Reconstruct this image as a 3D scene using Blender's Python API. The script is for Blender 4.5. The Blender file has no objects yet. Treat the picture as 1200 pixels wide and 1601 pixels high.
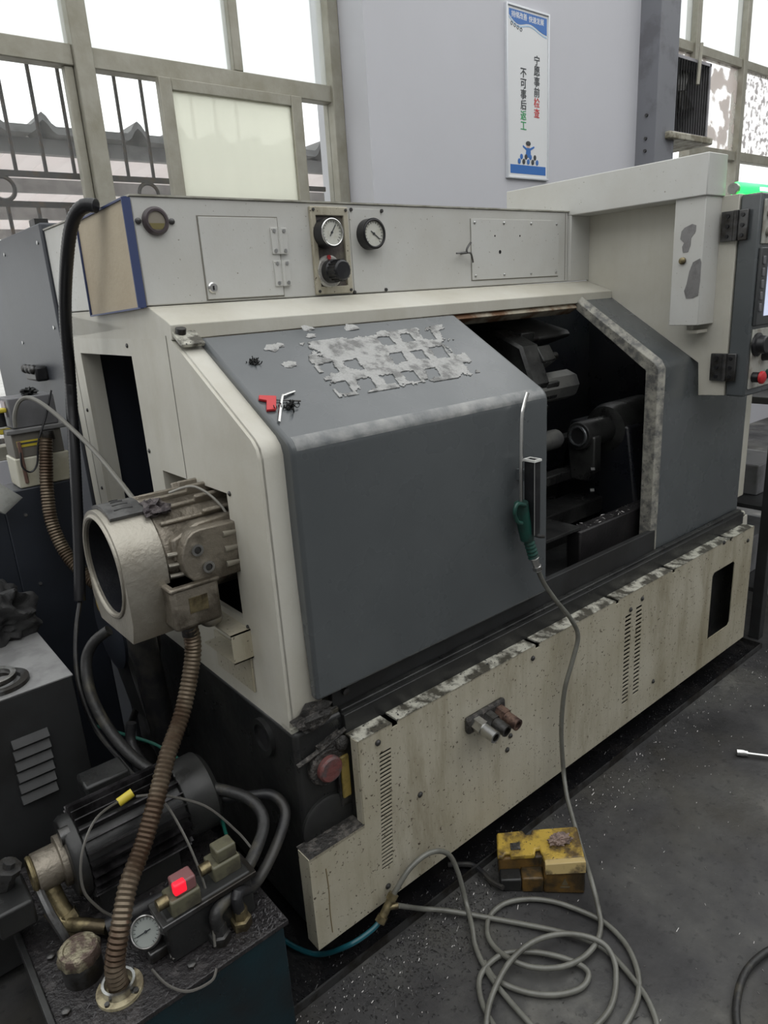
import bpy, bmesh, math, random
from mathutils import Vector, Matrix, noise
from mathutils.geometry import tessellate_polygon
random.seed(11)
scene = bpy.context.scene
COL = scene.collection
PI = math.pi

# ------------------------------------------------------------------ camera
ROT = ((0.76731, -0.63836, -0.06103), (-0.23376, -0.18982, -0.95359), (0.59715, 0.74596, -0.29487))
CAM = Vector((-0.63, -1.138, 1.58))
FPX = 1090.0
cd = bpy.data.cameras.new('camera')
cam = bpy.data.objects.new('camera', cd)
COL.objects.link(cam)
r0, r1, r2 = (Vector(r) for r in ROT)
m = Matrix.Identity(4)
for i in range(3):
    m[i][0], m[i][1], m[i][2], m[i][3] = r0[i], -r1[i], -r2[i], CAM[i]
cam.matrix_world = m
cd.sensor_fit = 'HORIZONTAL'
cd.sensor_width = 36.0
cd.lens = 36.0 * FPX / 1200.0
cd.clip_start = 0.02
scene.camera = cam

# ------------------------------------------------------------------ light
world = bpy.data.worlds.new('overcast_sky')
scene.world = world
world.use_nodes = True
wbg = world.node_tree.nodes['Background']
wbg.inputs['Color'].default_value = (0.98, 0.99, 0.985, 1)
wbg.inputs['Strength'].default_value = 1.6
vs = scene.view_settings
vs.view_transform = 'Standard'
vs.look = 'None'
vs.gamma = 1.0
vs.use_curve_mapping = False
vs.exposure = 0.08


def area(name, loc, sx, sy, power, rot=(0, 0, 0), col=(1, 1, 1)):
    ld = bpy.data.lights.new(name, 'AREA')
    ld.shape = 'RECTANGLE'
    ld.size, ld.size_y, ld.energy, ld.color = sx, sy, power, col
    o = bpy.data.objects.new(name, ld)
    o.location, o.rotation_euler = loc, rot
    COL.objects.link(o)
    return o


# ------------------------------------------------------------------ survey helper: pixel + known plane -> world point
def P(px, py, x=None, y=None, z=None):
    d = (px - 600.0, py - 800.5, FPX)
    d = Vector([sum(ROT[i][k] * d[i] for i in range(3)) for k in range(3)])
    if x is not None:
        t = (x - CAM.x) / d.x
    elif y is not None:
        t = (y - CAM.y) / d.y
    else:
        t = (z - CAM.z) / d.z
    return CAM + d * t


# ------------------------------------------------------------------ materials
MATS = {}


def M(name, col, rough=0.5, metal=0.0, dirt=None, amt=0.5, scale=5.0, streak=0.0, scol=None, speck=0.0, spcol=(.02, .02, .02),
      bump=0.0, bscale=80.0, emis=0.0, ecol=None, spec=0.5, rvar=0.0, detail=6.0, coat=0.0, trans=0.0, soft=0.14):
    if name in MATS:
        return MATS[name]
    mt = bpy.data.materials.new(name)
    mt.use_nodes = True
    nt = mt.node_tree
    N, L = nt.nodes, nt.links
    b = N['Principled BSDF']
    b.inputs['Roughness'].default_value = rough
    b.inputs['Metallic'].default_value = metal
    b.inputs['Specular IOR Level'].default_value = spec
    b.inputs['Coat Weight'].default_value = coat
    b.inputs['Coat Roughness'].default_value = .22
    b.inputs['Transmission Weight'].default_value = trans
    c4 = (*col, 1)
    b.inputs['Base Color'].default_value = c4
    if emis:
        b.inputs['Emission Color'].default_value = (*(ecol or col), 1)
        b.inputs['Emission Strength'].default_value = emis
    tc = N.new('ShaderNodeTexCoord')
    cur = None

    def mixin(fac, colr):
        nonlocal cur
        mx = N.new('ShaderNodeMix')
        mx.data_type = 'RGBA'
        L.new(fac, mx.inputs[0])
        if cur is None:
            mx.inputs[6].default_value = c4
        else:
            L.new(cur, mx.inputs[6])
        mx.inputs[7].default_value = (*colr, 1)
        cur = mx.outputs[2]

    def nz(sc, det=detail, rgh=.6, mapping=None, off=0):
        n = N.new('ShaderNodeTexNoise')
        n.inputs['Scale'].default_value = sc
        n.inputs['Detail'].default_value = det
        n.inputs['Roughness'].default_value = rgh
        mp = N.new('ShaderNodeMapping')
        mp.inputs['Scale'].default_value = mapping or (1, 1, 1)
        mp.inputs['Location'].default_value = (off, off * .7, off * .3)
        L.new(tc.outputs['Object'], mp.inputs['Vector'])
        L.new(mp.outputs['Vector'], n.inputs['Vector'])
        return n.outputs['Fac']

    def ramp(f, lo, hi, top=1.0):
        r = N.new('ShaderNodeMapRange')
        r.inputs['From Min'].default_value = lo
        r.inputs['From Max'].default_value = hi
        r.inputs['To Max'].default_value = top
        L.new(f, r.inputs['Value'])
        return r.outputs['Result']

    if dirt is not None:
        f = nz(scale)
        th = 0.5 + (0.5 - amt) * 0.5
        mixin(ramp(f, th - soft * .5, th + soft * .5), dirt)
    if streak > 0:
        f = nz(7.0, 6, .75, (1, 1, .22), 3.1)
        mixin(ramp(f, .50, .80, streak), scol or (.12, .10, .06))
        f = nz(42.0, 3, .6, (1, 1, .04), 8.4)
        mixin(ramp(f, .50, .85, streak * .32), scol or (.12, .10, .06))
    if speck:
        f = nz(120.0, 2, .5, None, 7.7)
        mixin(ramp(f, .69 - speck * .1, .74 - speck * .1), spcol)
    if cur is not None:
        L.new(cur, b.inputs['Base Color'])
    if rvar > 0:
        f = nz(scale * 1.7, 4, .6, None, 5.5)
        rr = N.new('ShaderNodeMapRange')
        rr.inputs['From Min'].default_value = .3
        rr.inputs['From Max'].default_value = .7
        rr.inputs['To Min'].default_value = max(.04, rough - rvar)
        rr.inputs['To Max'].default_value = min(1, rough + rvar)
        L.new(f, rr.inputs['Value'])
        L.new(rr.outputs['Result'], b.inputs['Roughness'])
    if bump > 0:
        f = nz(bscale, 4, .6, None, 1.3)
        bp = N.new('ShaderNodeBump')
        bp.inputs['Strength'].default_value = bump
        bp.inputs['Distance'].default_value = .01
        L.new(f, bp.inputs['Height'])
        L.new(bp.outputs['Normal'], b.inputs['Normal'])
    MATS[name] = mt
    return mt


white = M('white_enamel', (.60, .60, .575), .42, dirt=(.53, .52, .48), amt=.4, scale=3, speck=-.25, spcol=(.25, .23, .18), bump=.04, bscale=140, soft=.3)
cream = M('cream_enamel', (.60, .585, .52), .45, dirt=(.49, .465, .39), amt=.4, scale=2.6, streak=.25, scol=(.36, .33, .22), bump=.05, bscale=120, soft=.3)
grimy = M('grimy_cream_enamel', (.54, .51, .42), .5, dirt=(.37, .335, .24), amt=.5, scale=2.0, streak=.9, scol=(.19, .155, .085), speck=.3, spcol=(.07, .055, .035), bump=.08, bscale=90, soft=.35)
ledge = M('worn_ledge_paint', (.50, .49, .42), .5, dirt=(.07, .065, .05), amt=.5, scale=22, speck=.6, bump=.25, bscale=160)
rusty = M('rusty_cream', (.46, .42, .33), .6, dirt=(.17, .08, .035), amt=.45, scale=9, streak=.3, bump=.15)
gray = M('slate_enamel', (.100, .110, .115), .30, coat=.35, dirt=(.082, .091, .096), amt=.5, scale=2.5, bump=.03, bscale=70, rvar=.10, soft=.3)
grayw = M('worn_slate_enamel', (.12, .12, .115), .36, dirt=(.33, .32, .275), amt=.52, scale=34, bump=.2, bscale=120, soft=.22, speck=.3, spcol=(.08, .08, .075))
black = M('oily_black_paint', (.016, .0165, .017), .38, dirt=(.03, .03, .028), amt=.4, scale=6, bump=.08, bscale=60, rvar=.15, soft=.3)
inner = M('oily_machine_interior', (.010, .0115, .016), .33, dirt=(.022, .022, .024), amt=.45, scale=5, bump=.15, bscale=50, rvar=.14, soft=.3)
innerlt = M('oily_machined_steel', (.045, .046, .044), .35, .35, dirt=(.018, .018, .018), amt=.5, scale=7, bump=.15, rvar=.14)
navy = M('dark_navy_sheet', (.026, .031, .042), .42, dirt=(.018, .021, .028), amt=.4, scale=3, bump=.03, soft=.3)
cabgray = M('blue_gray_cabinet_paint', (.055, .060, .072), .42, dirt=(.045, .049, .058), amt=.4, scale=3, bump=.03, soft=.3)
lowcab = M('dull_dark_gray_paint', (.030, .031, .032), .45, dirt=(.02, .02, .02), amt=.5, scale=4, bump=.05, rvar=.1)
ltop = M('brushed_gray_top', (.34, .34, .34), .42, .2, dirt=(.22, .22, .22), amt=.45, scale=6, bump=.05)
cast = M('oily_cast_aluminium', (.27, .24, .195), .42, .55, dirt=(.10, .085, .065), amt=.45, scale=9, bump=.35, bscale=70, rvar=.12)
castlt = M('bright_cast_sleeve', (.42, .395, .34), .36, .55, dirt=(.24, .215, .17), amt=.45, scale=5, bump=.2, bscale=90, rvar=.1, soft=.3)
steel = M('bare_steel', (.55, .55, .54), .28, 1.0, dirt=(.3, .29, .27), amt=.4, scale=20, bump=.05)
dsteel = M('dark_steel', (.12, .12, .12), .38, .8, dirt=(.05, .045, .04), amt=.5, scale=14, bump=.1)
brass = M('tarnished_brass', (.30, .25, .14), .40, .8, dirt=(.10, .08, .05), amt=.52, scale=18, bump=.15)
grime = M('greasy_dirt', (.03, .028, .026), .5, dirt=(.11, .10, .09), amt=.35, scale=45, bump=.8, bscale=120)
teal = M('oily_teal_tank_paint', (.006, .030, .040), .3, dirt=(.010, .014, .017), amt=.45, scale=5, bump=.06, rvar=.12, soft=.3)
tanktop = M('oily_tank_lid', (.022, .020, .021), .32, dirt=(.055, .050, .050), amt=.30, scale=30, bump=.5, bscale=90, rvar=.16)
rubber = M('black_rubber', (.017, .017, .019), .42, dirt=(.04, .038, .034), amt=.4, scale=16, bump=.1)
hosegray = M('dusty_rubber_hose', (.022, .022, .022), .45, dirt=(.075, .068, .050), amt=.30, scale=14, bump=.2)
conduit = M('brown_steel_conduit', (.17, .135, .095), .38, .6, dirt=(.085, .055, .035), amt=.5, scale=9, rvar=.1)
airhose = M('clear_gray_air_hose', (.165, .165, .145), .26, dirt=(.10, .098, .085), amt=.4, scale=14, spec=.6, soft=.3)
alu = M('weathered_window_aluminium', (.38, .365, .31), .5, .25, dirt=(.30, .285, .225), amt=.45, scale=9, soft=.3, streak=.25, scol=(.17, .15, .09), bump=.1)
wallm = M('pale_lilac_wall_paint', (.60, .60, .64), .7, dirt=(.57, .57, .605), amt=.4, scale=1.2, bump=.03, bscale=60, soft=.4)
colm = M('gray_column_paint', (.20, .205, .225), .55, dirt=(.15, .15, .165), amt=.35, scale=5, bump=.05)
paper = M('white_board_print', (.78, .79, .80), .35)
blue = M('print_blue', (.045, .17, .50), .4)
pblue = M('print_pale_blue', (.42, .58, .75), .4)
ink = M('print_ink', (.05, .055, .06), .5)
redink = M('print_red', (.62, .06, .06), .5)
greenink = M('print_green', (.06, .36, .14), .5)
skin = M('print_skin', (.70, .50, .40), .5)
redp = M('red_plastic', (.55, .03, .035), .38)
pinkp = M('dull_red_plug', (.17, .06, .055), .5, dirt=(.09, .07, .07), amt=.4, scale=40, bump=.3)
redlit = M('red_indicator', (.75, .02, .04), .4, emis=.8, ecol=(1, .01, .03))
yellow = M('grimy_yellow_paint', (.50, .34, .055), .42, dirt=(.10, .065, .025), amt=.42, scale=14, speck=.5, spcol=(.05, .04, .02), bump=.3)
yellowd = M('oil_soaked_yellow_paint', (.15, .085, .022), .38, dirt=(.028, .024, .016), amt=.55, scale=11, streak=.6, scol=(.22, .12, .03), bump=.2)
yellowp = M('yellow_plastic', (.62, .50, .05), .4)
oilglass = M('yellow_oil_sight', (.30, .22, .06), .25, dirt=(.12, .09, .03), amt=.4, scale=20)
greenp = M('dark_green_plastic', (.012, .065, .05), .36, dirt=(.02, .04, .035), amt=.4, scale=20)
blackp = M('black_plastic', (.014, .014, .016), .35, dirt=(.03, .03, .03), amt=.35, scale=20)
dial = M('gauge_dial', (.66, .66, .60), .35, dirt=(.56, .55, .46), amt=.4, scale=30)
chrome = M('chrome_ring', (.7, .7, .68), .18, 1.0)
cardboard = M('stained_tan_board', (.52, .45, .33), .7, dirt=(.45, .37, .26), amt=.45, scale=5, bump=.15, soft=.35)
tape = M('blue_tape', (.05, .07, .17), .45)
residue = M('pale_adhesive_residue', (.43, .43, .42), .55, dirt=(.20, .20, .195), amt=.42, scale=26, bump=.6, bscale=150)
barepatch = M('bare_gray_patch', (.24, .235, .235), .42, .3, dirt=(.19, .185, .185), amt=.45, scale=30, bump=.1)
roofm = M('weathered_fibre_cement', (.23, .23, .225), .8, dirt=(.16, .16, .155), amt=.5, scale=4, bump=.1)
roofu = M('pale_roof_sheet', (.52, .48, .47), .75, dirt=(.40, .38, .38), amt=.45, scale=1.5)
timber = M('gray_purlin', (.34, .335, .325), .7, dirt=(.26, .255, .25), amt=.5, scale=6)
ironm = M('dark_grille_iron', (.075, .068, .065), .6, dirt=(.12, .085, .06), amt=.35, scale=30)
ground = M('pale_concrete_yard', (.50, .49, .47), .85, dirt=(.42, .41, .39), amt=.5, scale=1)
screenm = M('pale_screen', (.5, .55, .7), .25, emis=.55, ecol=(.72, .78, 1.0))
greenlit = M('green_signal_light', (.05, .9, .15), .3, emis=2.6, ecol=(.02, 1.0, .10))
hotlit = M('bright_signal_core', (.6, 1, .8), .3, emis=5, ecol=(.45, 1.0, .75))
keypad = M('worn_control_plate', (.44, .44, .40), .5, dirt=(.30, .28, .24), amt=.4, scale=25, bump=.1)
rag = M('black_greasy_rag', (.018, .018, .019), .75, dirt=(.04, .04, .04), amt=.4, scale=12, bump=.4, bscale=60)
clump = M('tangled_steel_swarf', (.035, .036, .036), .35, .7)
chip = M('steel_chips', (.34, .33, .32), .3, .9)
dchip = M('dark_chips', (.05, .048, .05), .35, .6)
pinkrag = M('grimy_pink_lump', (.30, .22, .19), .6, dirt=(.10, .07, .06), amt=.45, scale=40, bump=.5)
orange = M('orange_plastic', (.60, .24, .03), .5)


def glassmat(name, tint, haze, hazecol, dirtcol=None, dirtamt=0.0, dscale=4.0, lower=None):
    """window pane: part clear transmission, part milky diffuse/translucent film"""
    mt = bpy.data.materials.new(name)
    mt.use_nodes = True
    nt = mt.node_tree
    N, L = nt.nodes, nt.links
    N.clear()
    out = N.new('ShaderNodeOutputMaterial')
    tr = N.new('ShaderNodeBsdfTransparent')
    tr.inputs[0].default_value = (*tint, 1)
    tl = N.new('ShaderNodeBsdfTranslucent')
    tl.inputs[0].default_value = (*hazecol, 1)
    df = N.new('ShaderNodeBsdfDiffuse')
    df.inputs[0].default_value = (*hazecol, 1)
    a = N.new('ShaderNodeMixShader')
    a.inputs[0].default_value = .35
    L.new(tl.outputs[0], a.inputs[1])
    L.new(df.outputs[0], a.inputs[2])
    mx = N.new('ShaderNodeMixShader')
    mx.inputs[0].default_value = haze
    L.new(tr.outputs[0], mx.inputs[1])
    L.new(a.outputs[0], mx.inputs[2])
    tc = N.new('ShaderNodeTexCoord')
    if haze > .1:
        n = N.new('ShaderNodeTexNoise')
        n.inputs['Scale'].default_value = 3
        mp = N.new('ShaderNodeMapping')
        mp.inputs['Scale'].default_value = (1.5, 1, .25)
        L.new(tc.outputs['Object'], mp.inputs[0])
        L.new(mp.outputs[0], n.inputs['Vector'])
        r = N.new('ShaderNodeMapRange')
        r.inputs['To Min'].default_value = haze - .1
        r.inputs['To Max'].default_value = min(1, haze + .1)
        L.new(n.outputs['Fac'], r.inputs['Value'])
        L.new(r.outputs[0], mx.inputs[0])
    last = mx.outputs[0]
    if dirtcol is not None:
        n = N.new('ShaderNodeTexNoise')
        n.inputs['Scale'].default_value = dscale
        n.inputs['Detail'].default_value = 8
        L.new(tc.outputs['Object'], n.inputs['Vector'])
        r = N.new('ShaderNodeMapRange')
        r.inputs['From Min'].default_value = .56 - dirtamt * .2
        r.inputs['From Max'].default_value = .60 - dirtamt * .2
        r.inputs['To Max'].default_value = .75
        L.new(n.outputs['Fac'], r.inputs['Value'])
        d = N.new('ShaderNodeBsdfDiffuse')
        d.inputs[0].default_value = (*dirtcol, 1)
        m2 = N.new('ShaderNodeMixShader')
        L.new(r.outputs[0], m2.inputs[0])
        L.new(last, m2.inputs[1])
        L.new(d.outputs[0], m2.inputs[2])
        last = m2.outputs[0]
    L.new(last, out.inputs[0])
    MATS[name] = mt
    return mt


frost = glassmat('frosted_pane', (.93, .95, .95), .30, (.85, .87, .86))
milky = glassmat('milky_sash_pane', (.97, .98, .92), .78, (.97, .98, .90))
clear = glassmat('clear_pane', (.97, .98, .98), .03, (.8, .8, .8))
dirtyp = glassmat('paint_spattered_pane', (.93, .93, .93), .2, (.85, .83, .80), (.80, .72, .67), .30, 5)
spatp = glassmat('speckled_pane', (.93, .93, .93), .2, (.85, .83, .80), (.60, .56, .56), .12, 18)
gaugeglass = glassmat('gauge_glass', (.97, .97, .97), .04, (.8, .8, .8))


def floor_material():
    mt = bpy.data.materials.new('oil_stained_concrete')
    mt.use_nodes = True
    nt = mt.node_tree
    N, L = nt.nodes, nt.links
    b = N['Principled BSDF']
    tc = N.new('ShaderNodeTexCoord')

    def nz(sc, det, rg=.6):
        n = N.new('ShaderNodeTexNoise')
        n.inputs['Scale'].default_value = sc
        n.inputs['Detail'].default_value = det
        n.inputs['Roughness'].default_value = rg
        L.new(tc.outputs['Object'], n.inputs['Vector'])
        return n.outputs['Fac']

    def cr(f, stops):
        r = N.new('ShaderNodeValToRGB')
        e = r.color_ramp.elements
        while len(e) < len(stops):
            e.new(.5)
        for q, (p, c) in zip(e, stops):
            q.position = p
            q.color = (*c, 1)
        L.new(f, r.inputs[0])
        return r.outputs[0]
    base = cr(nz(2.6, 7), [(.30, (.018, .018, .019)), (.46, (.045, .044, .045)), (.58, (.072, .071, .068)), (.72, (.18, .175, .158))])
    oc = cr(nz(1.7, 3), [(.52, (0, 0, 0)), (.72, (1, 1, 1))])
    mx = N.new('ShaderNodeMix')
    mx.data_type = 'RGBA'
    L.new(oc, mx.inputs[0])
    L.new(base, mx.inputs[6])
    mx.inputs[7].default_value = (.060, .052, .030, 1)
    m0 = N.new('ShaderNodeMath')
    m0.operation = 'MULTIPLY'
    m0.inputs[1].default_value = .45
    L.new(oc, m0.inputs[0])
    L.new(m0.outputs[0], mx.inputs[0])
    sp = cr(nz(45, 3), [(.60, (0, 0, 0)), (.68, (1, 1, 1))])
    m2 = N.new('ShaderNodeMix')
    m2.data_type = 'RGBA'
    m3 = N.new('ShaderNodeMath')
    m3.operation = 'MULTIPLY'
    m3.inputs[1].default_value = .5
    L.new(sp, m3.inputs[0])
    L.new(m3.outputs[0], m2.inputs[0])
    L.new(mx.outputs[2], m2.inputs[6])
    m2.inputs[7].default_value = (.012, .012, .013, 1)
    L.new(m2.outputs[2], b.inputs['Base Color'])
    rg = N.new('ShaderNodeMapRange')
    rg.inputs['From Min'].default_value = .35
    rg.inputs['From Max'].default_value = .65
    rg.inputs['To Min'].default_value = .30
    rg.inputs['To Max'].default_value = .62
    L.new(nz(3.5, 5), rg.inputs['Value'])
    L.new(rg.outputs[0], b.inputs['Roughness'])
    b.inputs['Specular IOR Level'].default_value = .35
    bp = N.new('ShaderNodeBump')
    bp.inputs['Strength'].default_value = .25
    bp.inputs['Distance'].default_value = .01
    L.new(nz(26, 6), bp.inputs['Height'])
    L.new(bp.outputs[0], b.inputs['Normal'])
    MATS['floor'] = mt
    return mt


# ------------------------------------------------------------------ mesh kit
WLOC = {}


def perp(d):
    a = Vector((0, 0, 1)) if abs(d.z) < .9 else Vector((1, 0, 0))
    u = d.cross(a).normalized()
    return u, d.cross(u).normalized()


def smoothpath(pts, k=6):
    pts = [Vector(p) for p in pts]
    out = []
    n = len(pts)
    for i in range(n - 1):
        p0, p1, p2, p3 = pts[max(i - 1, 0)], pts[i], pts[i + 1], pts[min(i + 2, n - 1)]
        for j in range(k):
            t = j / k
            out.append(.5 * ((2 * p1) + (p2 - p0) * t + (2 * p0 - 5 * p1 + 4 * p2 - p3) * t * t + (3 * p1 - p0 - 3 * p2 + p3) * t ** 3))
    out.append(pts[-1])
    return out


class MB:
    def __init__(self):
        self.v, self.f = [], []

    def add(self, vs_, fs_):
        n = len(self.v)
        self.v += [Vector(p) for p in vs_]
        self.f += [tuple(i + n for i in q) for q in fs_]
        return self

    def box(self, x0, x1, y0, y1, z0, z1):
        return self.add([(x, y, z) for x in (x0, x1) for y in (y0, y1) for z in (z0, z1)],
                        [(0, 1, 3, 2), (4, 6, 7, 5), (0, 4, 5, 1), (2, 3, 7, 6), (0, 2, 6, 4), (1, 5, 7, 3)])

    def obox(self, c, a, b, d):
        c, a, b, d = Vector(c), Vector(a), Vector(b), Vector(d)
        return self.add([c + a * i + b * j + d * k for i in (-1, 1) for j in (-1, 1) for k in (-1, 1)],
                        [(0, 1, 3, 2), (4, 6, 7, 5), (0, 4, 5, 1), (2, 3, 7, 6), (0, 2, 6, 4), (1, 5, 7, 3)])

    def bar(self, p, q, w, h, up=(0, 0, 1)):
        p, q = Vector(p), Vector(q)
        d = (q - p)
        s = d.cross(Vector(up)).normalized()
        u = s.cross(d).normalized()
        return self.obox((p + q) / 2, d / 2, s * w / 2, u * h / 2)

    def prism(self, pts, axis, a0, a1, holes=()):
        loops = [list(pts)] + [list(h) for h in holes]
        flat = [p for l in loops for p in l]
        tris = tessellate_polygon([[Vector((p[0], p[1], 0)) for p in l] for l in loops])

        def w(p, a):
            return {'x': (a, p[0], p[1]), 'y': (p[0], a, p[1]), 'z': (p[0], p[1], a)}[axis]
        n = len(flat)
        vv = [w(p, a0) for p in flat] + [w(p, a1) for p in flat]
        ff = [tuple(t) for t in tris] + [tuple(i + n for i in reversed(t)) for t in tris]
        o = 0
        for l in loops:
            k = len(l)
            for i in range(k):
                j = (i + 1) % k
                ff.append((o + i, o + j, n + o + j, n + o + i))
            o += k
        return self.add(vv, ff)

    def lathe(self, p, d, prof, n=24, closed=False):
        p, d = Vector(p), Vector(d).normalized()
        u, w = perp(d)
        vv, ff = [], []
        for (r, h) in prof:
            for i in range(n):
                a = 2 * PI * i / n
                vv.append(p + d * h + (u * math.cos(a) + w * math.sin(a)) * r)
        k = len(prof)
        rng = range(k) if closed else range(k - 1)
        for s in rng:
            t = (s + 1) % k
            for i in range(n):
                j = (i + 1) % n
                ff.append((s * n + i, s * n + j, t * n + j, t * n + i))
        if not closed:
            ff.append(tuple(range(n)))
            ff.append(tuple((k - 1) * n + i for i in range(n)))
        return self.add(vv, ff)

    def cyl(self, p, q, r, r2=None, n=20):
        p, q = Vector(p), Vector(q)
        return self.lathe(p, q - p, [(r, 0), (r if r2 is None else r2, (q - p).length)], n)

    def pipe(self, p, q, ro, ri, n=24):
        p, q = Vector(p), Vector(q)
        h = (q - p).length
        return self.lathe(p, q - p, [(ro, 0), (ro, h), (ri, h), (ri, 0)], n, True)

    def torus(self, p, d, R_, r, n=28, k=8):
        return self.lathe(p, d, [(R_ + r * math.cos(2 * PI * i / k), r * math.sin(2 * PI * i / k)) for i in range(k)], n, True)

    def ball(self, c, rx, ry=None, rz=None, n=14, m_=9):
        ry = rx if ry is None else ry
        rz = rx if rz is None else rz
        c = Vector(c)
        vv = [c + Vector((0, 0, rz))]
        for i in range(1, m_):
            a = PI * i / m_
            for j in range(n):
                b = 2 * PI * j / n
                vv.append(c + Vector((rx * math.sin(a) * math.cos(b), ry * math.sin(a) * math.sin(b), rz * math.cos(a))))
        vv.append(c - Vector((0, 0, rz)))
        ff = [(0, 1 + j, 1 + (j + 1) % n) for j in range(n)]
        for i in range(m_ - 2):
            for j in range(n):
                ff.append((1 + i * n + j, 1 + (i + 1) * n + j, 1 + (i + 1) * n + (j + 1) % n, 1 + i * n + (j + 1) % n))
        e = len(vv) - 1
        ff += [(e, 1 + (m_ - 2) * n + (j + 1) % n, 1 + (m_ - 2) * n + j) for j in range(n)]
        return self.add(vv, ff)

    def tube(self, pts, r, n=9, k=6, ribs=0.0, pitch=.012, smooth=True):
        """swept tube; ribs > 0 makes the rings of a flexible conduit"""
        path = smoothpath(pts, k) if smooth else [Vector(p) for p in pts]
        if ribs > 0:                       # resample at half pitch
            res, acc = [path[0]], 0.0
            step = pitch / 2
            last = path[0]
            for q in path[1:]:
                while (q - last).length >= step:
                    last = last + (q - last).normalized() * step
                    res.append(last.copy())
            path = res
        tang = [(path[min(i + 1, len(path) - 1)] - path[max(i - 1, 0)]).normalized() for i in range(len(path))]
        u, w = perp(tang[0])
        vv, ff = [], []
        for i, q in enumerate(path):
            if i:
                u = (u - tang[i] * u.dot(tang[i])).normalized()
                w = tang[i].cross(u)
            rr = r * (1 - ribs * (i % 2)) if ribs else r
            for j in range(n):
                a = 2 * PI * j / n
                vv.append(q + (u * math.cos(a) + w * math.sin(a)) * rr)
        for i in range(len(path) - 1):
            for j in range(n):
                l = (j + 1) % n
                ff.append((i * n + j, i * n + l, (i + 1) * n + l, (i + 1) * n + j))
        ff.append(tuple(range(n)))
        ff.append(tuple((len(path) - 1) * n + j for j in range(n)))
        return self.add(vv, ff)

    def build(self, name, mat, parent=None, bevel=0.0, smooth=38, seg=2, label=None, kind=None):
        lo = Vector([min(p[i] for p in self.v) for i in range(3)])
        hi = Vector([max(p[i] for p in self.v) for i in range(3)])
        c = Vector(((lo.x + hi.x) / 2, (lo.y + hi.y) / 2, lo.z))
        me = bpy.data.meshes.new(name)
        me.from_pydata([p - c for p in self.v], [], self.f)
        bm = bmesh.new()
        bm.from_mesh(me)
        bmesh.ops.recalc_face_normals(bm, faces=bm.faces)
        bm.to_mesh(me)
        bm.free()
        if smooth:
            me.polygons.foreach_set('use_smooth', [True] * len(me.polygons))
            me.set_sharp_from_angle(angle=math.radians(smooth))
        me.materials.append(mat)
        o = bpy.data.objects.new(name, me)
        COL.objects.link(o)
        place(o, c, parent)
        if bevel:
            b = o.modifiers.new('bevel', 'BEVEL')
            b.width, b.segments, b.limit_method, b.angle_limit = bevel, seg, 'ANGLE', math.radians(50)
        if label:
            o['label'] = label
        if kind:
            o['kind'] = kind
        return o


def place(o, wl, parent=None):
    WLOC[o.name] = Vector(wl)
    if parent is None:
        o.location = wl
    else:
        o.parent = parent
        o.location = Vector(wl) - WLOC[parent.name]


def tag(o, label, cat, group=None, kind=None):
    o['label'], o['category'] = label, cat
    if group:
        o['group'] = group
    if kind:
        o['kind'] = kind
    return o


def thing(name, label, cat, loc, group=None):
    o = bpy.data.objects.new(name, None)
    o.empty_display_size = .1
    COL.objects.link(o)
    place(o, loc)
    return tag(o, label, cat, group)


def struct(o):
    o['kind'] = 'structure'
    return o


def part(name, mat, parent, x0, x1, y0, y1, z0, z1, bevel=0.0, **k):
    return MB().box(x0, x1, y0, y1, z0, z1).build(name, mat, parent, bevel, **k)


def rect(a0, a1, b0, b1):
    return [(a0, b0), (a1, b0), (a1, b1), (a0, b1)]


def blob(c, sx, sy, sz, amp, freq, seed, sub=4):
    bm = bmesh.new()
    bmesh.ops.create_icosphere(bm, subdivisions=sub, radius=1)
    mb = MB()
    vv = []
    for v in bm.verts:
        p = v.co.copy()
        q = p * freq + Vector((seed, seed * 2, seed * 3))
        d = 1 + amp * (noise.noise(q) + .5 * noise.noise(q * 2.3))
        p = p * d
        vv.append(Vector((c[0] + p.x * sx, c[1] + p.y * sy, c[2] + max(p.z, -.72) * sz)))
    mb.add(vv, [tuple(v.index for v in f.verts) for f in bm.faces])
    bm.free()
    return mb


def text_mesh(chars, size, spacing, vertical=True):
    """flat glyph mesh in XZ plane: list of (verts, faces), advance downwards or rightwards, unit cell = size"""
    mb = MB()
    dg = bpy.context.evaluated_depsgraph_get()
    for i, ch in enumerate(chars):
        if ch == ' ':
            continue
        cu = bpy.data.curves.new('glyph', 'FONT')
        cu.body = ch
        cu.size = 1
        cu.offset = .004
        ob = bpy.data.objects.new('glyph', cu)
        COL.objects.link(ob)
        dg.update()
        me = bpy.data.meshes.new_from_object(ob.evaluated_get(dg))
        bpy.data.objects.remove(ob)
        if len(me.vertices) == 0:
            continue
        xs = [v.co.x for v in me.vertices]
        ys = [v.co.y for v in me.vertices]
        cx, cy = (min(xs) + max(xs)) / 2, (min(ys) + max(ys)) / 2
        s = size / max(max(xs) - min(xs), max(ys) - min(ys), .3)
        ox, oz = (0, -i * spacing) if vertical else (i * spacing, 0)
        for k in (-1, 0, 1):           # three slightly shifted strikes make the strokes bold
            mb.add([((v.co.x - cx) * s + ox + k * size * .022, -.0001 * k, (v.co.y - cy) * s + oz + k * size * .008) for v in me.vertices], [tuple(p.vertices) for p in me.polygons])
        bpy.data.meshes.remove(me)
    return mb


def shift(mb, d):
    d = Vector(d)
    mb.v = [p + d for p in mb.v]
    return mb


def xform(mb, mtx):
    mb.v = [mtx @ p for p in mb.v]
    return mb

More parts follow.
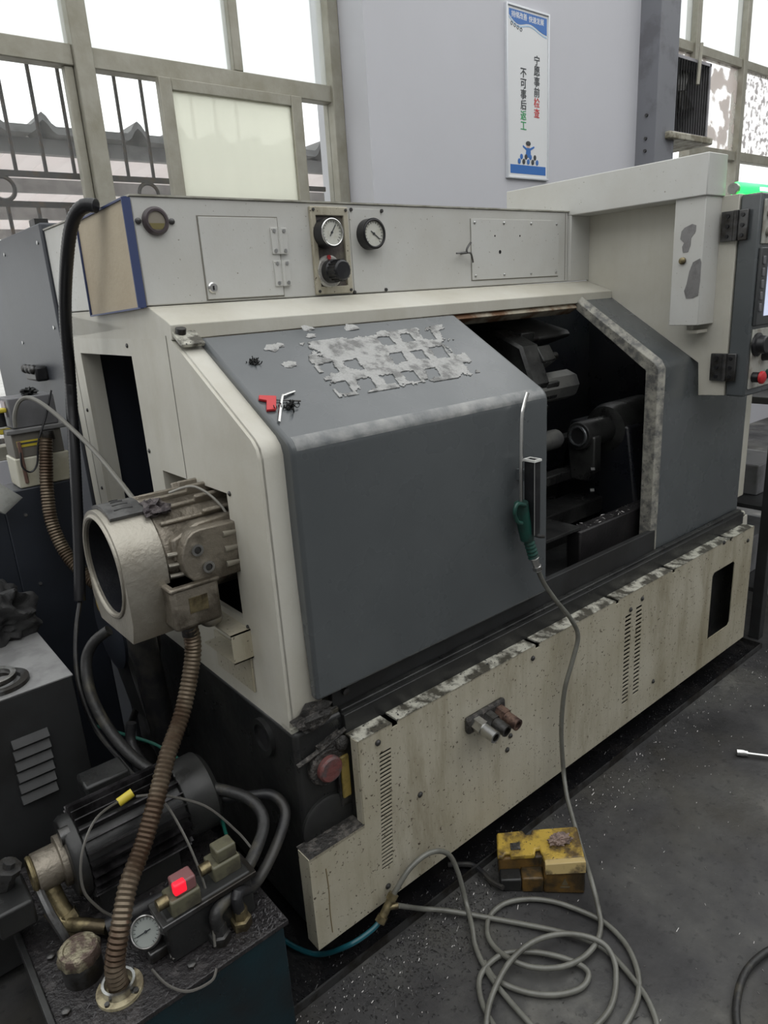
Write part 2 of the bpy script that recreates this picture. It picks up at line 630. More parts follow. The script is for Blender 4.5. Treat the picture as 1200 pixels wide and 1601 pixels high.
# ================================================================== SETTING
struct(MB().box(-5.2, 9.2, -6.2, 2.4, -.05, 0).build('floor', floor_material()))
WP = 2.0          # front plane of the painted wall pier
WY = 2.25         # plane of the windows
wb = MB().box(1.95, 4.45, WP, 2.45, 0, 5.2)
wb.box(-5.0, 1.95, 2.2, 2.45, 0, 1.0)
wb.box(4.45, 9.0, 2.2, 2.45, 0, 1.0)
wb.box(-5.0, 1.95, 2.2, 2.45, 4.6, 5.2)
wb.box(4.45, 9.0, 2.2, 2.45, 4.6, 5.2)
struct(wb.build('wall_back', wallm))
hallm = M('gray_hall_paint', (.36, .36, .36), .7, dirt=(.30, .30, .30), amt=.4, scale=.8, soft=.4)  # for unseen walls added to block low side light, leaving it from above
struct(MB().box(-5.2, -5.0, -6.2, 2.45, 0, 5.2).build('unseen_wall_left', hallm))
struct(MB().box(9.0, 9.2, -6.2, 2.45, 0, 5.2).build('unseen_wall_right', hallm))
struct(MB().box(-5.0, 9.0, -6.2, -6.0, 0, 5.2).build('unseen_wall_front', hallm))
colo = MB().box(4.45, 4.70, 1.84, 2.3, 0, 5.2)
colo = struct(colo.build('trim_1', colm, bevel=.008))
for zz in (2.70, 2.55, 2.47):
    MB().cyl((4.44, 1.92, zz), (4.451, 1.92, zz), .012, n=8).build('column_bolt', dsteel, colo)

w1 = struct(thing('window_1', 'wide aluminium framed workshop window left of the lilac wall', 'window', (0.6, WY, 1.0)))
RZ = 2.625


def frame(parent, x0, x1, z0, z1, y0=WY - .03, y1=WY + .04, name='window_frame', mat=alu):
    return MB().box(x0, x1, y0, y1, z0, z1).build(name, mat, parent, .004)


frame(w1, .555, .635, 1.0, 4.6, WY - .05, WY + .05, 'mullion')
frame(w1, -4.9, .555, RZ - .045, RZ + .035, name='rail')
frame(w1, .635, 1.93, RZ - .045, RZ + .035, name='rail')
frame(w1, 1.315, 1.365, RZ + .035, 4.6, name='mullion')
frame(w1, 1.88, 1.948, 1.0, 4.6, WY - .05, WY + .05, 'mullion')
frame(w1, -1.05, -.97, 1.0, 4.6, WY - .05, WY + .05, 'mullion')
frame(w1, -4.9, 1.93, 1.0, 1.06, name='window_sill')
# sliding sash with milky glass
sx0, sx1, sz1 = .90, 1.66, RZ - .05
frame(w1, sx0, sx0 + .06, 1.06, sz1, WY - .075, WY - .035, 'sash_stile')
frame(w1, sx1 - .065, sx1, 1.06, sz1, WY - .075, WY - .035, 'sash_stile')
frame(w1, sx0 + .06, sx1 - .065, sz1 - .05, sz1, WY - .075, WY - .035, 'sash_rail')
frame(w1, sx0 + .06, sx1 - .065, 1.06, 1.14, WY - .075, WY - .035, 'sash_rail')
part('pane', milky, w1, sx0 + .06, sx1 - .065, WY - .058, WY - .052, 1.14, sz1 - .05, label='milky yellowish sash pane')
part('pane', clear, w1, .635, sx0 + .02, WY + .005, WY + .010, 1.06, RZ - .045, label='clear pane')
part('pane', clear, w1, sx1 - .02, 1.88, WY + .005, WY + .010, 1.06, RZ - .045, label='clear pane')
part('pane', clear, w1, -.97, .555, WY + .005, WY + .010, 1.06, RZ - .045, label='clear pane')
part('pane', frost, w1, .635, 1.315, WY, WY + .006, RZ + .035, 4.6, label='frosted pane')
part('pane', frost, w1, 1.365, 1.88, WY, WY + .006, RZ + .035, 4.6, label='frosted pane')
part('pane', frost, w1, -.97, .555, WY, WY + .006, RZ + .035, 4.6, label='frosted pane')
frame(w1, .515, .553, 1.06, RZ - .045, WY - .02, WY + .02, 'sash_stile')

w2 = struct(thing('window_2', 'bright window with spattered panes right of the gray column', 'window', (6.2, WY, 1.0)))
a = P(1083, 60, y=WY).x
b_ = P(1156, 120, y=WY).x
for xm in (a, b_, b_ + 1.0, b_ + 2.0):
    frame(w2, xm - .035, xm + .035, 1.0, 4.6, WY - .05, WY + .05, 'mullion')
rz2 = P(1120, 88, y=WY).z
rz3 = P(1170, 247, y=WY).z
frame(w2, 4.75, b_ + 2.0, rz2 - .04, rz2 + .03, name='rail')
frame(w2, a, b_ + 2.0, rz3 - .05, rz3 + .03, name='rail')
part('pane', frost, w2, 4.75, a - .035, WY, WY + .006, rz2 + .03, 4.6)
part('pane', frost, w2, a + .035, b_ - .035, WY, WY + .006, rz2 + .03, 4.6)
part('pane', frost, w2, b_ + .035, b_ + .96, WY, WY + .006, rz2 + .03, 4.6)
part('pane', dirtyp, w2, a + .035 - .9, b_ - .035, WY, WY + .006, rz3 + .03, rz2 - .04, label='pane with peeling film')
part('pane', spatp, w2, b_ + .035, b_ + .96, WY, WY + .006, rz3 + .03, rz2 - .04, label='speckled pane')
part('pane', clear, w2, a - .9, b_ + .96, WY, WY + .006, 1.06, rz3 - .05, label='clear pane')

# yard outside with the canopy roof
struct(MB().box(-25, 30, 2.45, 30, -.12, -.06).build('trim_2', ground))
cz = 2.80
can = thing('canopy_roof', 'corrugated gray canopy roof over the yard outside the left window', 'roof', (1.2, 4.5, 0))
pitch = .33
sheetm = glassmat('translucent_roof_sheet', (.6, .58, .57), 1.0, (.90, .86, .85))
for s in range(-4, 7):
    xs = 1.2 + (s - .5) * pitch * 3
    top, prof = [], []
    nseg = 36
    for i in range(nseg + 1):
        t = i / nseg * 3
        fr = (t + .5) % 1.0
        h = max(0, 1 - abs(fr - .5) / .24)
        h = h * h * (3 - 2 * h)
        prof.append((xs + t * pitch, cz + .085 * h))
    vv, ff = [], []
    for (x, z) in prof:
        vv += [(x, 4.42, z), (x, 10.5, z - .10), (x, 4.42, z + .012), (x, 10.5, z - .088)]
    for i in range(nseg):
        q, w = i * 4, (i + 1) * 4
        ff += [(q, w, w + 1, q + 1), (q + 2, q + 3, w + 3, w + 2), (q, q + 2, w + 2, w), (q + 1, w + 1, w + 3, q + 3)]
    MB().add(vv, ff).build('corrugated_sheet', sheetm, can, smooth=50)
for s in range(-4, 7):
    xs = 1.2 + (s - .5) * pitch * 3
    vv, ff = [], []
    for i in range(37):
        t = i / 36 * 3
        h = max(0, 1 - abs((t + .5) % 1.0 - .5) / .24)
        h = h * h * (3 - 2 * h)
        z = cz + .085 * h
        vv += [(xs + t * pitch, 4.36, z - .022), (xs + t * pitch, 4.95, z - .004), (xs + t * pitch, 4.36, z + .026), (xs + t * pitch, 4.95, z + .024)]
    for i in range(36):
        q, w = i * 4, (i + 1) * 4
        ff += [(q, w, w + 1, q + 1), (q + 2, q + 3, w + 3, w + 2), (q, q + 2, w + 2, w), (q + 1, w + 1, w + 3, q + 3)]
    MB().add(vv, ff).build('eaves_tile', roofm, can, smooth=50)
for s, (yy, hh) in enumerate(((4.55, .10), (6.0, .11), (7.6, .12), (9.4, .12))):
    zt = cz - .012 - (yy - 4.42) * .10 / 6.08
    part('purlin', timber, can, -3.2, 8.2, yy, yy + .07, zt - hh, zt)
for xx in (-2.5, 7.6):
    for yy in (4.6, 9.4):
        part('post', timber, can, xx, xx + .1, yy, yy + .1, -.06, cz - .2)

# window grille with rings
gr = thing('window_grille', 'dark iron security grille with rings outside the left window', 'grille', (.5, 2.36, 1.0))
gy = 2.37
za = P(60, 273, y=gy).z
zb_ = P(60, 320, y=gy).z
MB().box(-1.0, 1.9, gy - .008, gy + .008, za - .012, za + .012).build('rail', ironm, gr)
MB().box(-1.0, 1.9, gy - .008, gy + .008, zb_ - .012, zb_ + .012).build('rail', ironm, gr)
MB().box(-1.0, 1.9, gy - .008, gy + .008, 1.05, 1.074).build('rail', ironm, gr)
x0 = P(18, 230, y=gy).x
dx = P(66, 235, y=gy).x - x0
for i in range(-6, 10):
    xx = x0 + i * dx
    if xx < 1.88:
        MB().cyl((xx, gy, za), (xx, gy, RZ - .02), .0085, n=8).build('bar', ironm, gr)
        MB().cyl((xx + dx / 2, gy, 1.06), (xx + dx / 2, gy, zb_), .0085, n=8).build('bar', ironm, gr)
rc = P(5, 296, y=gy)
for i in range(-1, 4):
    xx = rc.x + i * (P(231, 290, y=gy).x - rc.x)
    if xx < 1.8:
        MB().torus((xx, gy, (za + zb_) / 2), (0, 1, 0), (za - zb_) / 2 - .014, .009, 24, 6).build('ring', ironm, gr)

# exhaust fan box in the right window
fx0, fx1 = P(1052, 150, y=1.86).x, P(1109, 150, y=1.86).x
fz1, fz0 = P(1080, 90, y=1.86).z, P(1080, 214, y=1.86).z
fan = thing('exhaust_fan', 'boxy exhaust fan with dark grille mounted on the right window', 'fan', ((fx0 + fx1) / 2, 2.0, fz0))
mb = MB()
mb.box(fx0, fx0 + .02, 1.86, 2.2, fz0, fz1).box(fx1 - .02, fx1, 1.86, 2.2, fz0, fz1)
mb.box(fx0, fx1, 1.86, 2.2, fz1 - .02, fz1).box(fx0, fx1, 1.86, 2.2, fz0, fz0 + .02)
mb.build('housing', M('fan_gray_paint', (.36, .35, .37), .5, dirt=(.26, .25, .26), amt=.4, scale=8), fan)
part('back_panel', black, fan, fx0 + .02, fx1 - .02, 2.12, 2.14, fz0 + .02, fz1 - .02)
for i in range(14):
    xx = fx0 + .03 + i * (fx1 - fx0 - .06) / 13
    part('grille_bar', black, fan, xx - .003, xx + .003, 1.865, 1.872, fz0 + .02, fz1 - .02)
fc = Vector(((fx0 + fx1) / 2, 1.98, (fz0 + fz1) / 2))
MB().cyl(fc - Vector((0, .06, 0)), fc + Vector((0, .1, 0)), .07).build('hub', dsteel, fan, .006)
for i in range(5):
    an = 2 * PI * i / 5
    d = Vector((math.cos(an), 0, math.sin(an)))
    t = Vector((-math.sin(an), .5, math.cos(an))).normalized()
    MB().obox(fc + d * .14, d * .09, t * .05, d.cross(t) * .003).build('blade', dsteel, fan)
part('sill_board', M('dusty_sill', (.42, .40, .33), .6, dirt=(.20, .18, .13), amt=.5, scale=12), fan, fx0 - .12, fx1 - .02, 1.80, 2.2, fz0 - .05, fz0, .01)
MB().cyl((fx0 + .32, 1.84, fz1 + .1), (fx0 + .28, 1.83, fz0 + .34), .014, n=8).build('pull_rod', alu, fan)

# ------------------------------------------------------------------ poster
px0, px1 = P(791, 140, y=WP).x, P(853, 140, y=WP).x
pz1 = (P(791, 10, y=WP).z + P(852, 25, y=WP).z) / 2
pz0 = (P(795, 277, y=WP).z + P(852, 279, y=WP).z) / 2
pw, ph = px1 - px0, pz1 - pz0
po = thing('safety_poster', 'tall white quality slogan poster with blue header on the lilac wall', 'poster', ((px0 + px1) / 2, WP, pz0))
part('board', paper, po, px0, px1, WP - .012, WP, pz0, pz1)
mb = MB()
fw = .012
mb.box(px0 - fw, px0, WP - .02, WP, pz0 - fw, pz1 + fw).box(px1, px1 + fw, WP - .02, WP, pz0 - fw, pz1 + fw)
mb.box(px0, px1, WP - .02, WP, pz1, pz1 + fw).box(px0, px1, WP - .02, WP, pz0 - fw, pz0)
mb.build('frame', M('poster_aluminium', (.75, .77, .8), .35, .3), po, .002)
yp = WP - .0125


def flat(pts, name, mat, off=0.0):
    """print on the poster, u and v in 0..1 of its face"""
    return MB().prism([(px0 + u * pw, pz0 + v * ph) for u, v in pts], 'y', yp - .0006 - off, yp + .0004).build(name, mat, po, smooth=0)


wave = [(.04, .985), (.97, .985)] + [(.97 - i / 16 * .93, .885 + .055 * math.sin((1 - i / 16) * 1.0 * PI * 1.3 + 2.2) ** 2 * (i / 16 * .9 + .1) + .03 * (i / 16)) for i in range(17)]
flat(wave, 'header_band', blue)
pale = [(.97 - i / 16 * .93, .868 + .055 * math.sin((1 - i / 16) * PI * 1.3 + 2.2) ** 2 * (i / 16 * .9 + .1) + .03 * (i / 16)) for i in range(17)]
up = [(u, v + .009) for u, v in reversed(pale)]
flat(pale + up, 'header_wave_line', pblue)
flat([(.05, .02), (.96, .02), (.96, .075), (.05, .075)], 'footer_band', blue)
for i in range(4):
    cx_, cz_ = .10 + i * .075, .905 - i * .008
    MB().torus((px0 + cx_ * pw, yp - .0003, pz0 + cz_ * ph), (0, 1, 0), .0085, .0018, 14, 5).build('header_icon', ink, po)


def slogan(chars, u, v, size, step, mat, vertical=True, name='lettering'):
    t = text_mesh(chars, size, step, vertical)
    if not t.v:
        return None
    shift(t, (px0 + u * pw, yp - .0008, pz0 + v * ph))
    return t.build(name, mat, po, smooth=0)


cs = .054
st = .0575
slogan('宁愿事前', .72, .725, cs, st, ink)
slogan('检查', .72, .725 - 4 * st / ph, cs, st, redink)
slogan('不可事后', .38, .635, cs, st, ink)
slogan('返工', .38, .635 - 4 * st / ph, cs, st, greenink)
slogan('持续改善', .14, .958, .034, .036, paper, False)
slogan('快速发展', .56, .955, .034, .036, paper, False)
# small printed figure above two rows of heads
MB().ball((px0 + .50 * pw, yp, pz0 + .205 * ph), .020, .001, .022, 14, 8).build('printed_face', skin, po)
MB().ball((px0 + .50 * pw, yp - .0012, pz0 + .213 * ph), .024, .001, .014, 14, 8).build('printed_hair', ink, po)
flat([(.43, .125), (.57, .125), (.56, .17), (.66, .19), (.65, .20), (.55, .185), (.45, .185), (.37, .20), (.36, .19), (.45, .17)], 'printed_overall', blue, .0004)
for row, (n, vv_) in enumerate(((4, .128), (5, .098))):
    for i in range(n):
        u = .5 + (i - (n - 1) / 2) * .115
        MB().ball((px0 + u * pw, yp - .001 - row * .0006, pz0 + vv_ * ph), .014, .001, .016, 12, 7).build('printed_head', ink if i % 2 else blue, po)

# ================================================================== THE LATHE
XE = .03            # plane of the left end face
lathe = thing('cnc_lathe', 'large cream and slate gray turning machine with slanted sliding door', 'lathe', (1.1, .6, 0))

# --- base casting and feet
base = MB().box(XE, 2.20, .06, 1.22, .07, .655)
base = base.build('base_casting', black, lathe, .012)
hc = P(415, 1150, x=XE)
MB().pipe((XE - .012, hc.y, hc.z), (XE + .004, hc.y, hc.z), .047, .034).build('lifting_hole_rim', black, base, label='rim of the lifting hole')
MB().cyl((XE - .004, hc.y, hc.z), (XE - .001, hc.y, hc.z), .034).build('lifting_hole', M('hole_black', (.003, .003, .004), .9), base)
for fx in (.15, 1.1, 2.05):
    for fy in (.14, 1.1):
        MB().cyl((fx, fy, 0), (fx, fy, .03), .05).cyl((fx, fy, .03), (fx, fy, .075), .018).build('levelling_foot', dsteel, lathe)
# red plug, oil sight, round cover on the base front
c = P(507, 1195, y=.06)
mb = MB().lathe((c.x, .06, c.z), (0, -1, 0), [(.048, 0), (.048, .012), (.044, .016)], 24)
mb.prism([(c.x - .02, c.z + .03), (c.x + .045, c.z + .03), (c.x + .045, c.z + .075), (c.x - .02, c.z + .06)], 'y', .046, .06)
cap = mb.build('filler_flange', grime, base)
MB().lathe((c.x, .045, c.z), (0, -1, 0), [(.032, 0), (.032, .012), (.028, .017)], 20).build('filler_plug', pinkp, cap, label='dull red plug')
MB().tube([(c.x - .075, .055, c.z + .035), (c.x, .05, c.z + .055), (c.x + .10, .052, c.z + .085)], .006, n=7).build('chip_bead', grime, base)
c = P(540, 1213, y=.042)
s_ = part('oil_sight_frame', dsteel, base, c.x - .017, c.x + .017, .045, .06, c.z - .085, c.z + .085, .004)
part('oil_sight_glass', oilglass, s_, c.x - .012, c.x + .012, .038, .046, c.z - .058, c.z + .058, .003, label='yellow oil sight glass')
MB().ball((c.x, .045, c.z + .09), .018, .012, .02).build('grease_lump', grime, base)
c = P(511, 1283, y=.06)
MB().lathe((c.x, .06, c.z), (0, -1, 0), [(.072, 0), (.072, .008), (.066, .012)], 32).build('round_cover', black, base)

# --- lower skirt panel with its vents, notch and window
ZB, ZT, XR = .105, .603, 2.19
holes = []


def vent(px, pt, pb, w, n):
    a, b = P(px[0], pt, y=0), P(px[1], pb, y=0)
    for i in range(n):
        t = (i + .5) / n
        xc = a.x + (b.x - a.x) * t
        zc = a.z + (b.z - a.z) * t
        h = abs(a.z - b.z) / n * .30
        holes.append(rect(xc - w / 2, xc + w / 2, zc - h, zc + h))


vent((602, 606), 1172, 1356, .036, 31)
vent((982, 976), 960, 1100, .036, 22)
vent((999, 993), 946, 1085, .036, 22)
q = [P(*p, y=0) for p in ((1104, 998), (1140, 978), (1147, 878), (1115, 895))]
wx0, wx1 = (q[0].x + q[3].x) / 2, (q[1].x + q[2].x) / 2
wz0, wz1 = (q[0].z + q[1].z) / 2, (q[2].z + q[3].z) / 2
ch = .012
holes.append([(wx0, wz0), (wx1 - ch, wz0), (wx1, wz0 + ch), (wx1, wz1 - ch), (wx1 - ch, wz1), (wx0 + ch, wz1), (wx0, wz1 - ch)])
slots = sorted(P(*p, y=0).x for p in ((617, 1133), (840, 1006), (965, 941), (1053, 893), (1142, 846)))
out = [(0, ZB), (XR, ZB), (XR, ZT)]
for sx in reversed(slots):
    out += [(sx + .009, ZT), (sx + .009, ZT - .012), (sx - .009, ZT - .012), (sx - .009, ZT)]
out += [(.16, ZT), (.16, .37), (0, .37)]
skirt = MB().prism(out, 'y', 0, .003, holes).build('skirt_panel', grimy, lathe)
edges = [.16] + slots + [XR]
for i in range(len(edges) - 1):
    a = edges[i] + (.009 if i else 0)
    b = edges[i + 1] - (.009 if i + 1 < len(edges) - 1 else 0)
    part('top_flange', ledge, skirt, a, b, .0, .055, ZT - .004, ZT + .001)
part('end_flange', grimy, skirt, -.002, .0, .0, .045, ZB, .37)
part('notch_shelf', grime, skirt, .0, .16, .0, .055, .362, .371)
part('notch_flange', grimy, skirt, .158, .161, .003, .026, .37, ZT)
part('end_flange', grimy, skirt, XR, XR + .002, .0, .3, ZB, ZT)
for p in ((590, 1161), (1003, 936), (985, 953), (1168, 845), (1131, 848), (797, 1150), (792, 1172), (832, 1029), (1020, 1065), (606, 1385), (656, 1242)):
    c = P(*p, y=0)
    MB().lathe((c.x, 0, c.z), (0, -1, 0), [(.008, 0), (.008, .003), (.004, .006)], 10).build('bolt', dsteel, skirt)
for (p0, p1, rr) in (((509, 1358), (513, 1462), .0013),):
    a, b = P(*p0, y=0), P(*p1, y=0)
    MB().tube([(a.x, -.0003, a.z), (a.x + .002, -.0003, (a.z * 2 + b.z) / 3), (a.x - .001, -.0003, (a.z + b.z * 2) / 3), (a.x, -.0003, b.z)], rr, n=6).build('oil_drip', M('dried_oil', (.20, .15, .07), .35), skirt)
# three pipe stubs
p0, p1 = P(737, 1126, y=0), P(772, 1108, y=0)
con = part('fitting_plate', grime, skirt, p0.x - .03, p1.x + .03, -.018, 0, (p0.z + p1.z) / 2 - .024, (p0.z + p1.z) / 2 + .026, .008)
for i, mm in enumerate((steel, dsteel, M('rusty_stub', (.16, .10, .075), .5, .4, dirt=(.06, .035, .03), amt=.5, scale=40, bump=.3))):
    c = p0.lerp(p1, i / 2)
    MB().pipe((c.x, -.085, c.z - .012), (c.x, -.01, c.z), .017, .011, 16).cyl((c.x, -.045, c.z - .005), (c.x, -.01, c.z), .021, n=6).build('pipe_stub', mm, con)

# --- left end cover: plate with two openings and a wrapped rim
ZC = .655
FY0 = .075
prof = [(FY0, ZC), (FY0, 1.285), (FY0 + .006, 1.305), (FY0 + .022, 1.322), (.42, 1.520), (.52, 1.59), (1.22, 1.59), (1.22, ZC)]
sq = rect(.235, .585, .885, 1.188)
tall = rect(.672, 1.085, .70, 1.474)
endc = MB().prism(prof, 'x', XE, XE + .012, [sq, tall]).build('end_cover', cream, lathe)
rim = [(FY0, ZC), (FY0, 1.285), (FY0 + .006, 1.305), (FY0 + .022, 1.322), (.42, 1.520), (.43, 1.505), (FY0 + .03, 1.305), (FY0 + .015, 1.28), (FY0 + .015, ZC)]
MB().prism(rim, 'x', XE + .001, .125).build('cover_rim', cream, endc, .006)
# opening reveals and dark box behind
mb = MB().box(XE + .012, XE + .055, .672 - .01, .672, .70, 1.474).box(XE + .012, XE + .055, 1.085, 1.095, .70, 1.474).box(XE + .012, XE + .055, .662, 1.095, 1.474, 1.484)
mb.build('opening_reveal', cream, endc)
part('opening_liner', M('deep_navy_liner', (.014, .017, .026), .5), endc, XE + .26, XE + .27, .60, 1.18, .66, 1.50)
part('opening_liner', MATS['deep_navy_liner'], endc, XE + .055, XE + .26, .655, .661, .66, 1.50)
part('opening_liner', MATS['deep_navy_liner'], endc, XE + .055, XE + .26, 1.096, 1.102, .66, 1.50)
mb = MB().box(XE + .012, XE + .09, .585, .595, .885, 1.188).box(XE + .012, XE + .09, .225, .595, 1.188, 1.196)
mb.build('opening_reveal', cream, endc)
part('opening_liner', inner, endc, XE + .28, XE + .29, .15, .66, .80, 1.25)
MB().box(XE - .0008, XE, .4365, .4395, 1.19, 1.525).build('cover_seam', M('seam_shadow_gap', (.22, .21, .18), .7), endc)
MB().box(XE - .0008, XE, 1.156, 1.159, ZC, 1.59).build('cover_seam', MATS['seam_shadow_gap'], endc)
for (y_, z_) in ((.22, 1.19), (.215, .87), (.69, 1.50), (.655, 1.23), (.655, 1.10), (1.12, 1.30), (1.12, 1.05), (1.18, 1.45), (1.18, .98)):
    MB().lathe((XE, y_, z_), (-1, 0, 0), [(.006, 0), (.006, .002), (.003, .004)], 8).build('bolt', dsteel, endc)
# corner bracket at the top of the slope and greasy foot at the bottom corner
MB().obox((XE + .03, .405, 1.528), (.028, 0, 0), (0, .042, .026), (0, -.002, .004)).build('corner_bracket', ledge, endc, .002)
MB().cyl((XE + .02, .40, 1.528), (XE + .02, .396, 1.540), .012, n=10).build('bolt', dsteel, endc)
part('corner_foot', ledge, endc, XE, .16, .068, .11, ZC - .002, ZC + .010)
xform(blob((0, 0, 0), .05, .02, .03, .6, 3, 4.2, 3), Matrix.Translation((.085, .062, ZC + .02))).build('swarf_heap', grime, endc)
# small open bracket box under the actuator
c0, c1 = P(310, 1008, x=XE - .05), P(358, 1055, x=XE - .05)
mb = MB()
mb.box(XE - .05, XE, .205, .208, .795, .868).box(XE - .05, XE, .205, .36, .795, .798).box(XE - .05, XE, .205, .36, .865, .868)
mb.build('bracket_box', grimy, endc)
part('bracket_face', grimy, endc, XE - .006, XE - .001, .215, .40, .70, .80)

# --- spindle actuator sticking out of the square opening (axis along X)
AY, AZ = .375, 1.05
ring = []
ro = .128
SX0, SX1 = -.215, -.122
for i in range(25):
    an = PI * i / 24
    ring.append((AY + ro * math.cos(an), AZ + ro * math.sin(an)))
ring += [(AY - ro, AZ - .10), (AY - ro + .02, AZ - .150), (AY + ro - .03, AZ - .155), (AY + ro, AZ - .10)]
hole = [(AY + .108 * math.cos(2 * PI * i / 36), AZ + .108 * math.sin(2 * PI * i / 36)) for i in range(36)]
guard = MB().prism(ring, 'x', SX0, SX1, [hole]).build('actuator_sleeve', castlt, lathe, .004, label='bright open-ended cast sleeve')
MB().torus((SX0, AY, AZ), (1, 0, 0), .114, .0055, 40, 8).build('sleeve_lip', castlt, guard)
MB().cyl((SX1 - .012, AY, AZ), (SX1 - .002, AY, AZ), .107, n=32).build('sleeve_bore_end', inner, guard)
MB().pipe((SX0 + .006, AY, AZ), (SX1 - .012, AY, AZ), .1079, .1065, 36).build('bore_lining', inner, guard)
# plate on top of the sleeve
an0, an1 = math.radians(62), math.radians(112)
pad = [(AY + (ro + .001) * -math.cos(an0 + (an1 - an0) * i / 8), AZ + (ro + .001) * math.sin(an0 + (an1 - an0) * i / 8)) for i in range(9)]
pad2 = [(AY + (ro + .009) * -math.cos(an0 + (an1 - an0) * i / 8), AZ + (ro + .009) * math.sin(an0 + (an1 - an0) * i / 8)) for i in range(9)]
padn = M('dull_gray_plate', (.10, .10, .098), .5, dirt=(.05, .05, .05), amt=.5, scale=25)
MB().prism(pad2 + pad[::-1], 'x', SX0 + .012, SX1 - .004).build('sleeve_plate', padn, guard, smooth=30)
for i in range(4):
    a = math.radians(72 + 9 * i)
    yy, zz = AY - (ro + .0095) * math.cos(a), AZ + (ro + .0095) * math.sin(a)
    MB().tube([(SX0 + .03 + .004 * i, yy, zz), (SX0 + .05, yy + .003, zz), (SX0 + .07 - .003 * i, yy, zz)], .0018, n=5).build('worn_mark', M('worn_mark_gray', (.02, .02, .02), .6), guard)
# ribbed casting
OX = -.105
prof = [(AY + .122 * math.cos(2 * PI * i / 20), AZ + .008 + .122 * math.sin(2 * PI * i / 20)) for i in range(20)]
casto = MB().prism(prof, 'x', SX1, .15).build('actuator_casting', cast, lathe, .006, label='ribbed oily casting behind the sleeve')
for i, an in enumerate((42, 60, 78, 96, 114)):
    a = math.radians(an)
    d = Vector((0, -math.cos(a), math.sin(a)))
    t = Vector((0, math.sin(a), math.cos(a)))
    cc = Vector((OX, AY, AZ + .008)) + d * .122
    MB().obox(cc + Vector((.045, 0, 0)) - d * .004, (.05, 0, 0), t * .005, d * .012).build('cooling_rib', cast, casto, .003)
    MB().obox(cc + Vector((.15, 0, 0)) + d * .004, (.06, 0, 0), t * .005, d * .016).build('cooling_rib', cast, casto, .003)
MB().prism([(OX - .0, AZ + .06), (OX + .06, AZ + .085), (OX + .15, AZ + .09), (OX + .15, AZ + .03), (OX - .0, AZ + .01)], 'y', AY - .13, AY - .08).build('casting_shoulder', cast, casto, .006)
lx = -.055
lug = [(lx + .045 * math.cos(a), AZ + .018 + .062 * math.sin(a)) for a in [2 * PI * i / 20 for i in range(20)]]
lug = [(x if x < lx + .01 else .04 + (.03 if z > AZ else 0), z) for x, z in lug]
lugo = MB().prism(lug, 'y', AY - .160, AY - .09).build('bolted_lug', cast, casto, .007)
for (x_, z_) in ((-.066, AZ + .038), (-.046, AZ - .006)):
    MB().pipe((x_, AY - .167, z_), (x_, AY - .158, z_), .0135, .008, 16).build('bolt_collar', steel, lugo)
    MB().cyl((x_, AY - .164, z_), (x_, AY - .158, z_), .008, n=6).build('socket_bolt', dsteel, lugo)
for i in range(3):
    z_ = AZ + .055 - .035 * i
    MB().cyl((-.002, AY - .158, z_), (.06, AY - .150, z_ - .002), .008, n=10).build('stud', castlt, lugo)
for i in range(4):
    z_ = AZ + .03 - .024 * i
    MB().cyl((-.118, AY - .125, z_), (-.075, AY - .135, z_), .005, n=8).build('stud', castlt, lugo)
jb = part('junction_box', cast, lathe, -.142, -.030, AY - .172, AY - .075, AZ - .132, AZ - .030, .011, label='oily square junction box')
MB().box(-.105, -.062, AY - .1735, AY - .172, AZ - .095, AZ - .060).build('box_label_plate', brass, jb)
MB().box(-.144, -.028, AY - .175, AY - .073, AZ - .040, AZ - .030).build('box_lid_edge', cast, jb, .004)
MB().cyl((-.095, AY - .125, AZ - .165), (-.095, AY - .125, AZ - .125), .018, n=12).build('conduit_gland', dsteel, jb)
MB().ball((-.035, AY - .11, AZ - .150), .028, .025, .020).build('drip_bulb', castlt, jb)
MB().tube([(-.06, AY - .04, AZ + .142), (-.01, AY - .07, AZ + .150), (.03, AY - .11, AZ + .10), (.05, AY - .13, AZ + .02)], .003, n=6).build('sensor_wire', M('gray_wire', (.30, .29, .26), .5), casto)
xform(blob((0, 0, 0), .030, .04, .018, .7, 4, 9.1, 3), Matrix.Translation((-.105, AY - .045, AZ + .118))).build('swarf_heap', M('purple_gray_swarf', (.16, .14, .14), .5, .3, dirt=(.06, .05, .055), amt=.5, scale=60, bump=1, bscale=140), casto)
# dark drive disc below the sleeve with a yellow flash, and the drain duct
dc = P(168, 985, x=-.13)
disc = MB().lathe((-.13, dc.y, dc.z), (1, 0, 0), [(.10, 0), (.118, .004), (.118, .012), (.10, .016)], 36).build('pulley_disc', navy, lathe)
MB().ball((-.133, dc.y + .03, dc.z + .075), .003, .016, .026).build('yellow_flash', M('yellow_flash', (.55, .38, .04), .5), disc, label='yellow mark')
MB().prism([(dc.y + .12, dc.z + .02), (dc.y - .02, dc.z - .11), (dc.y - .10, dc.z - .26), (dc.y + .02, dc.z - .27), (dc.y + .13, dc.z - .12)], 'x', -.10, -.085).build('belt_guard', lowcab, disc, .003)
dd = P(222, 1010, x=-.09)
MB().tube([(-.09, dd.y, AZ - .15), (-.09, dd.y, AZ - .21), (-.085, dd.y + .005, AZ - .30), (-.075, dd.y + .015, AZ - .48), (-.06, dd.y + .03, .36)], .037, n=16).build('drain_duct', rubber, lathe, label='fat black rubber drain duct')
for h in (.165, .185, .205):
    MB().torus((-.09, dd.y, AZ - h), (0, 0, 1), .039, .006, 24, 6).build('hose_clamp', dsteel, lathe)

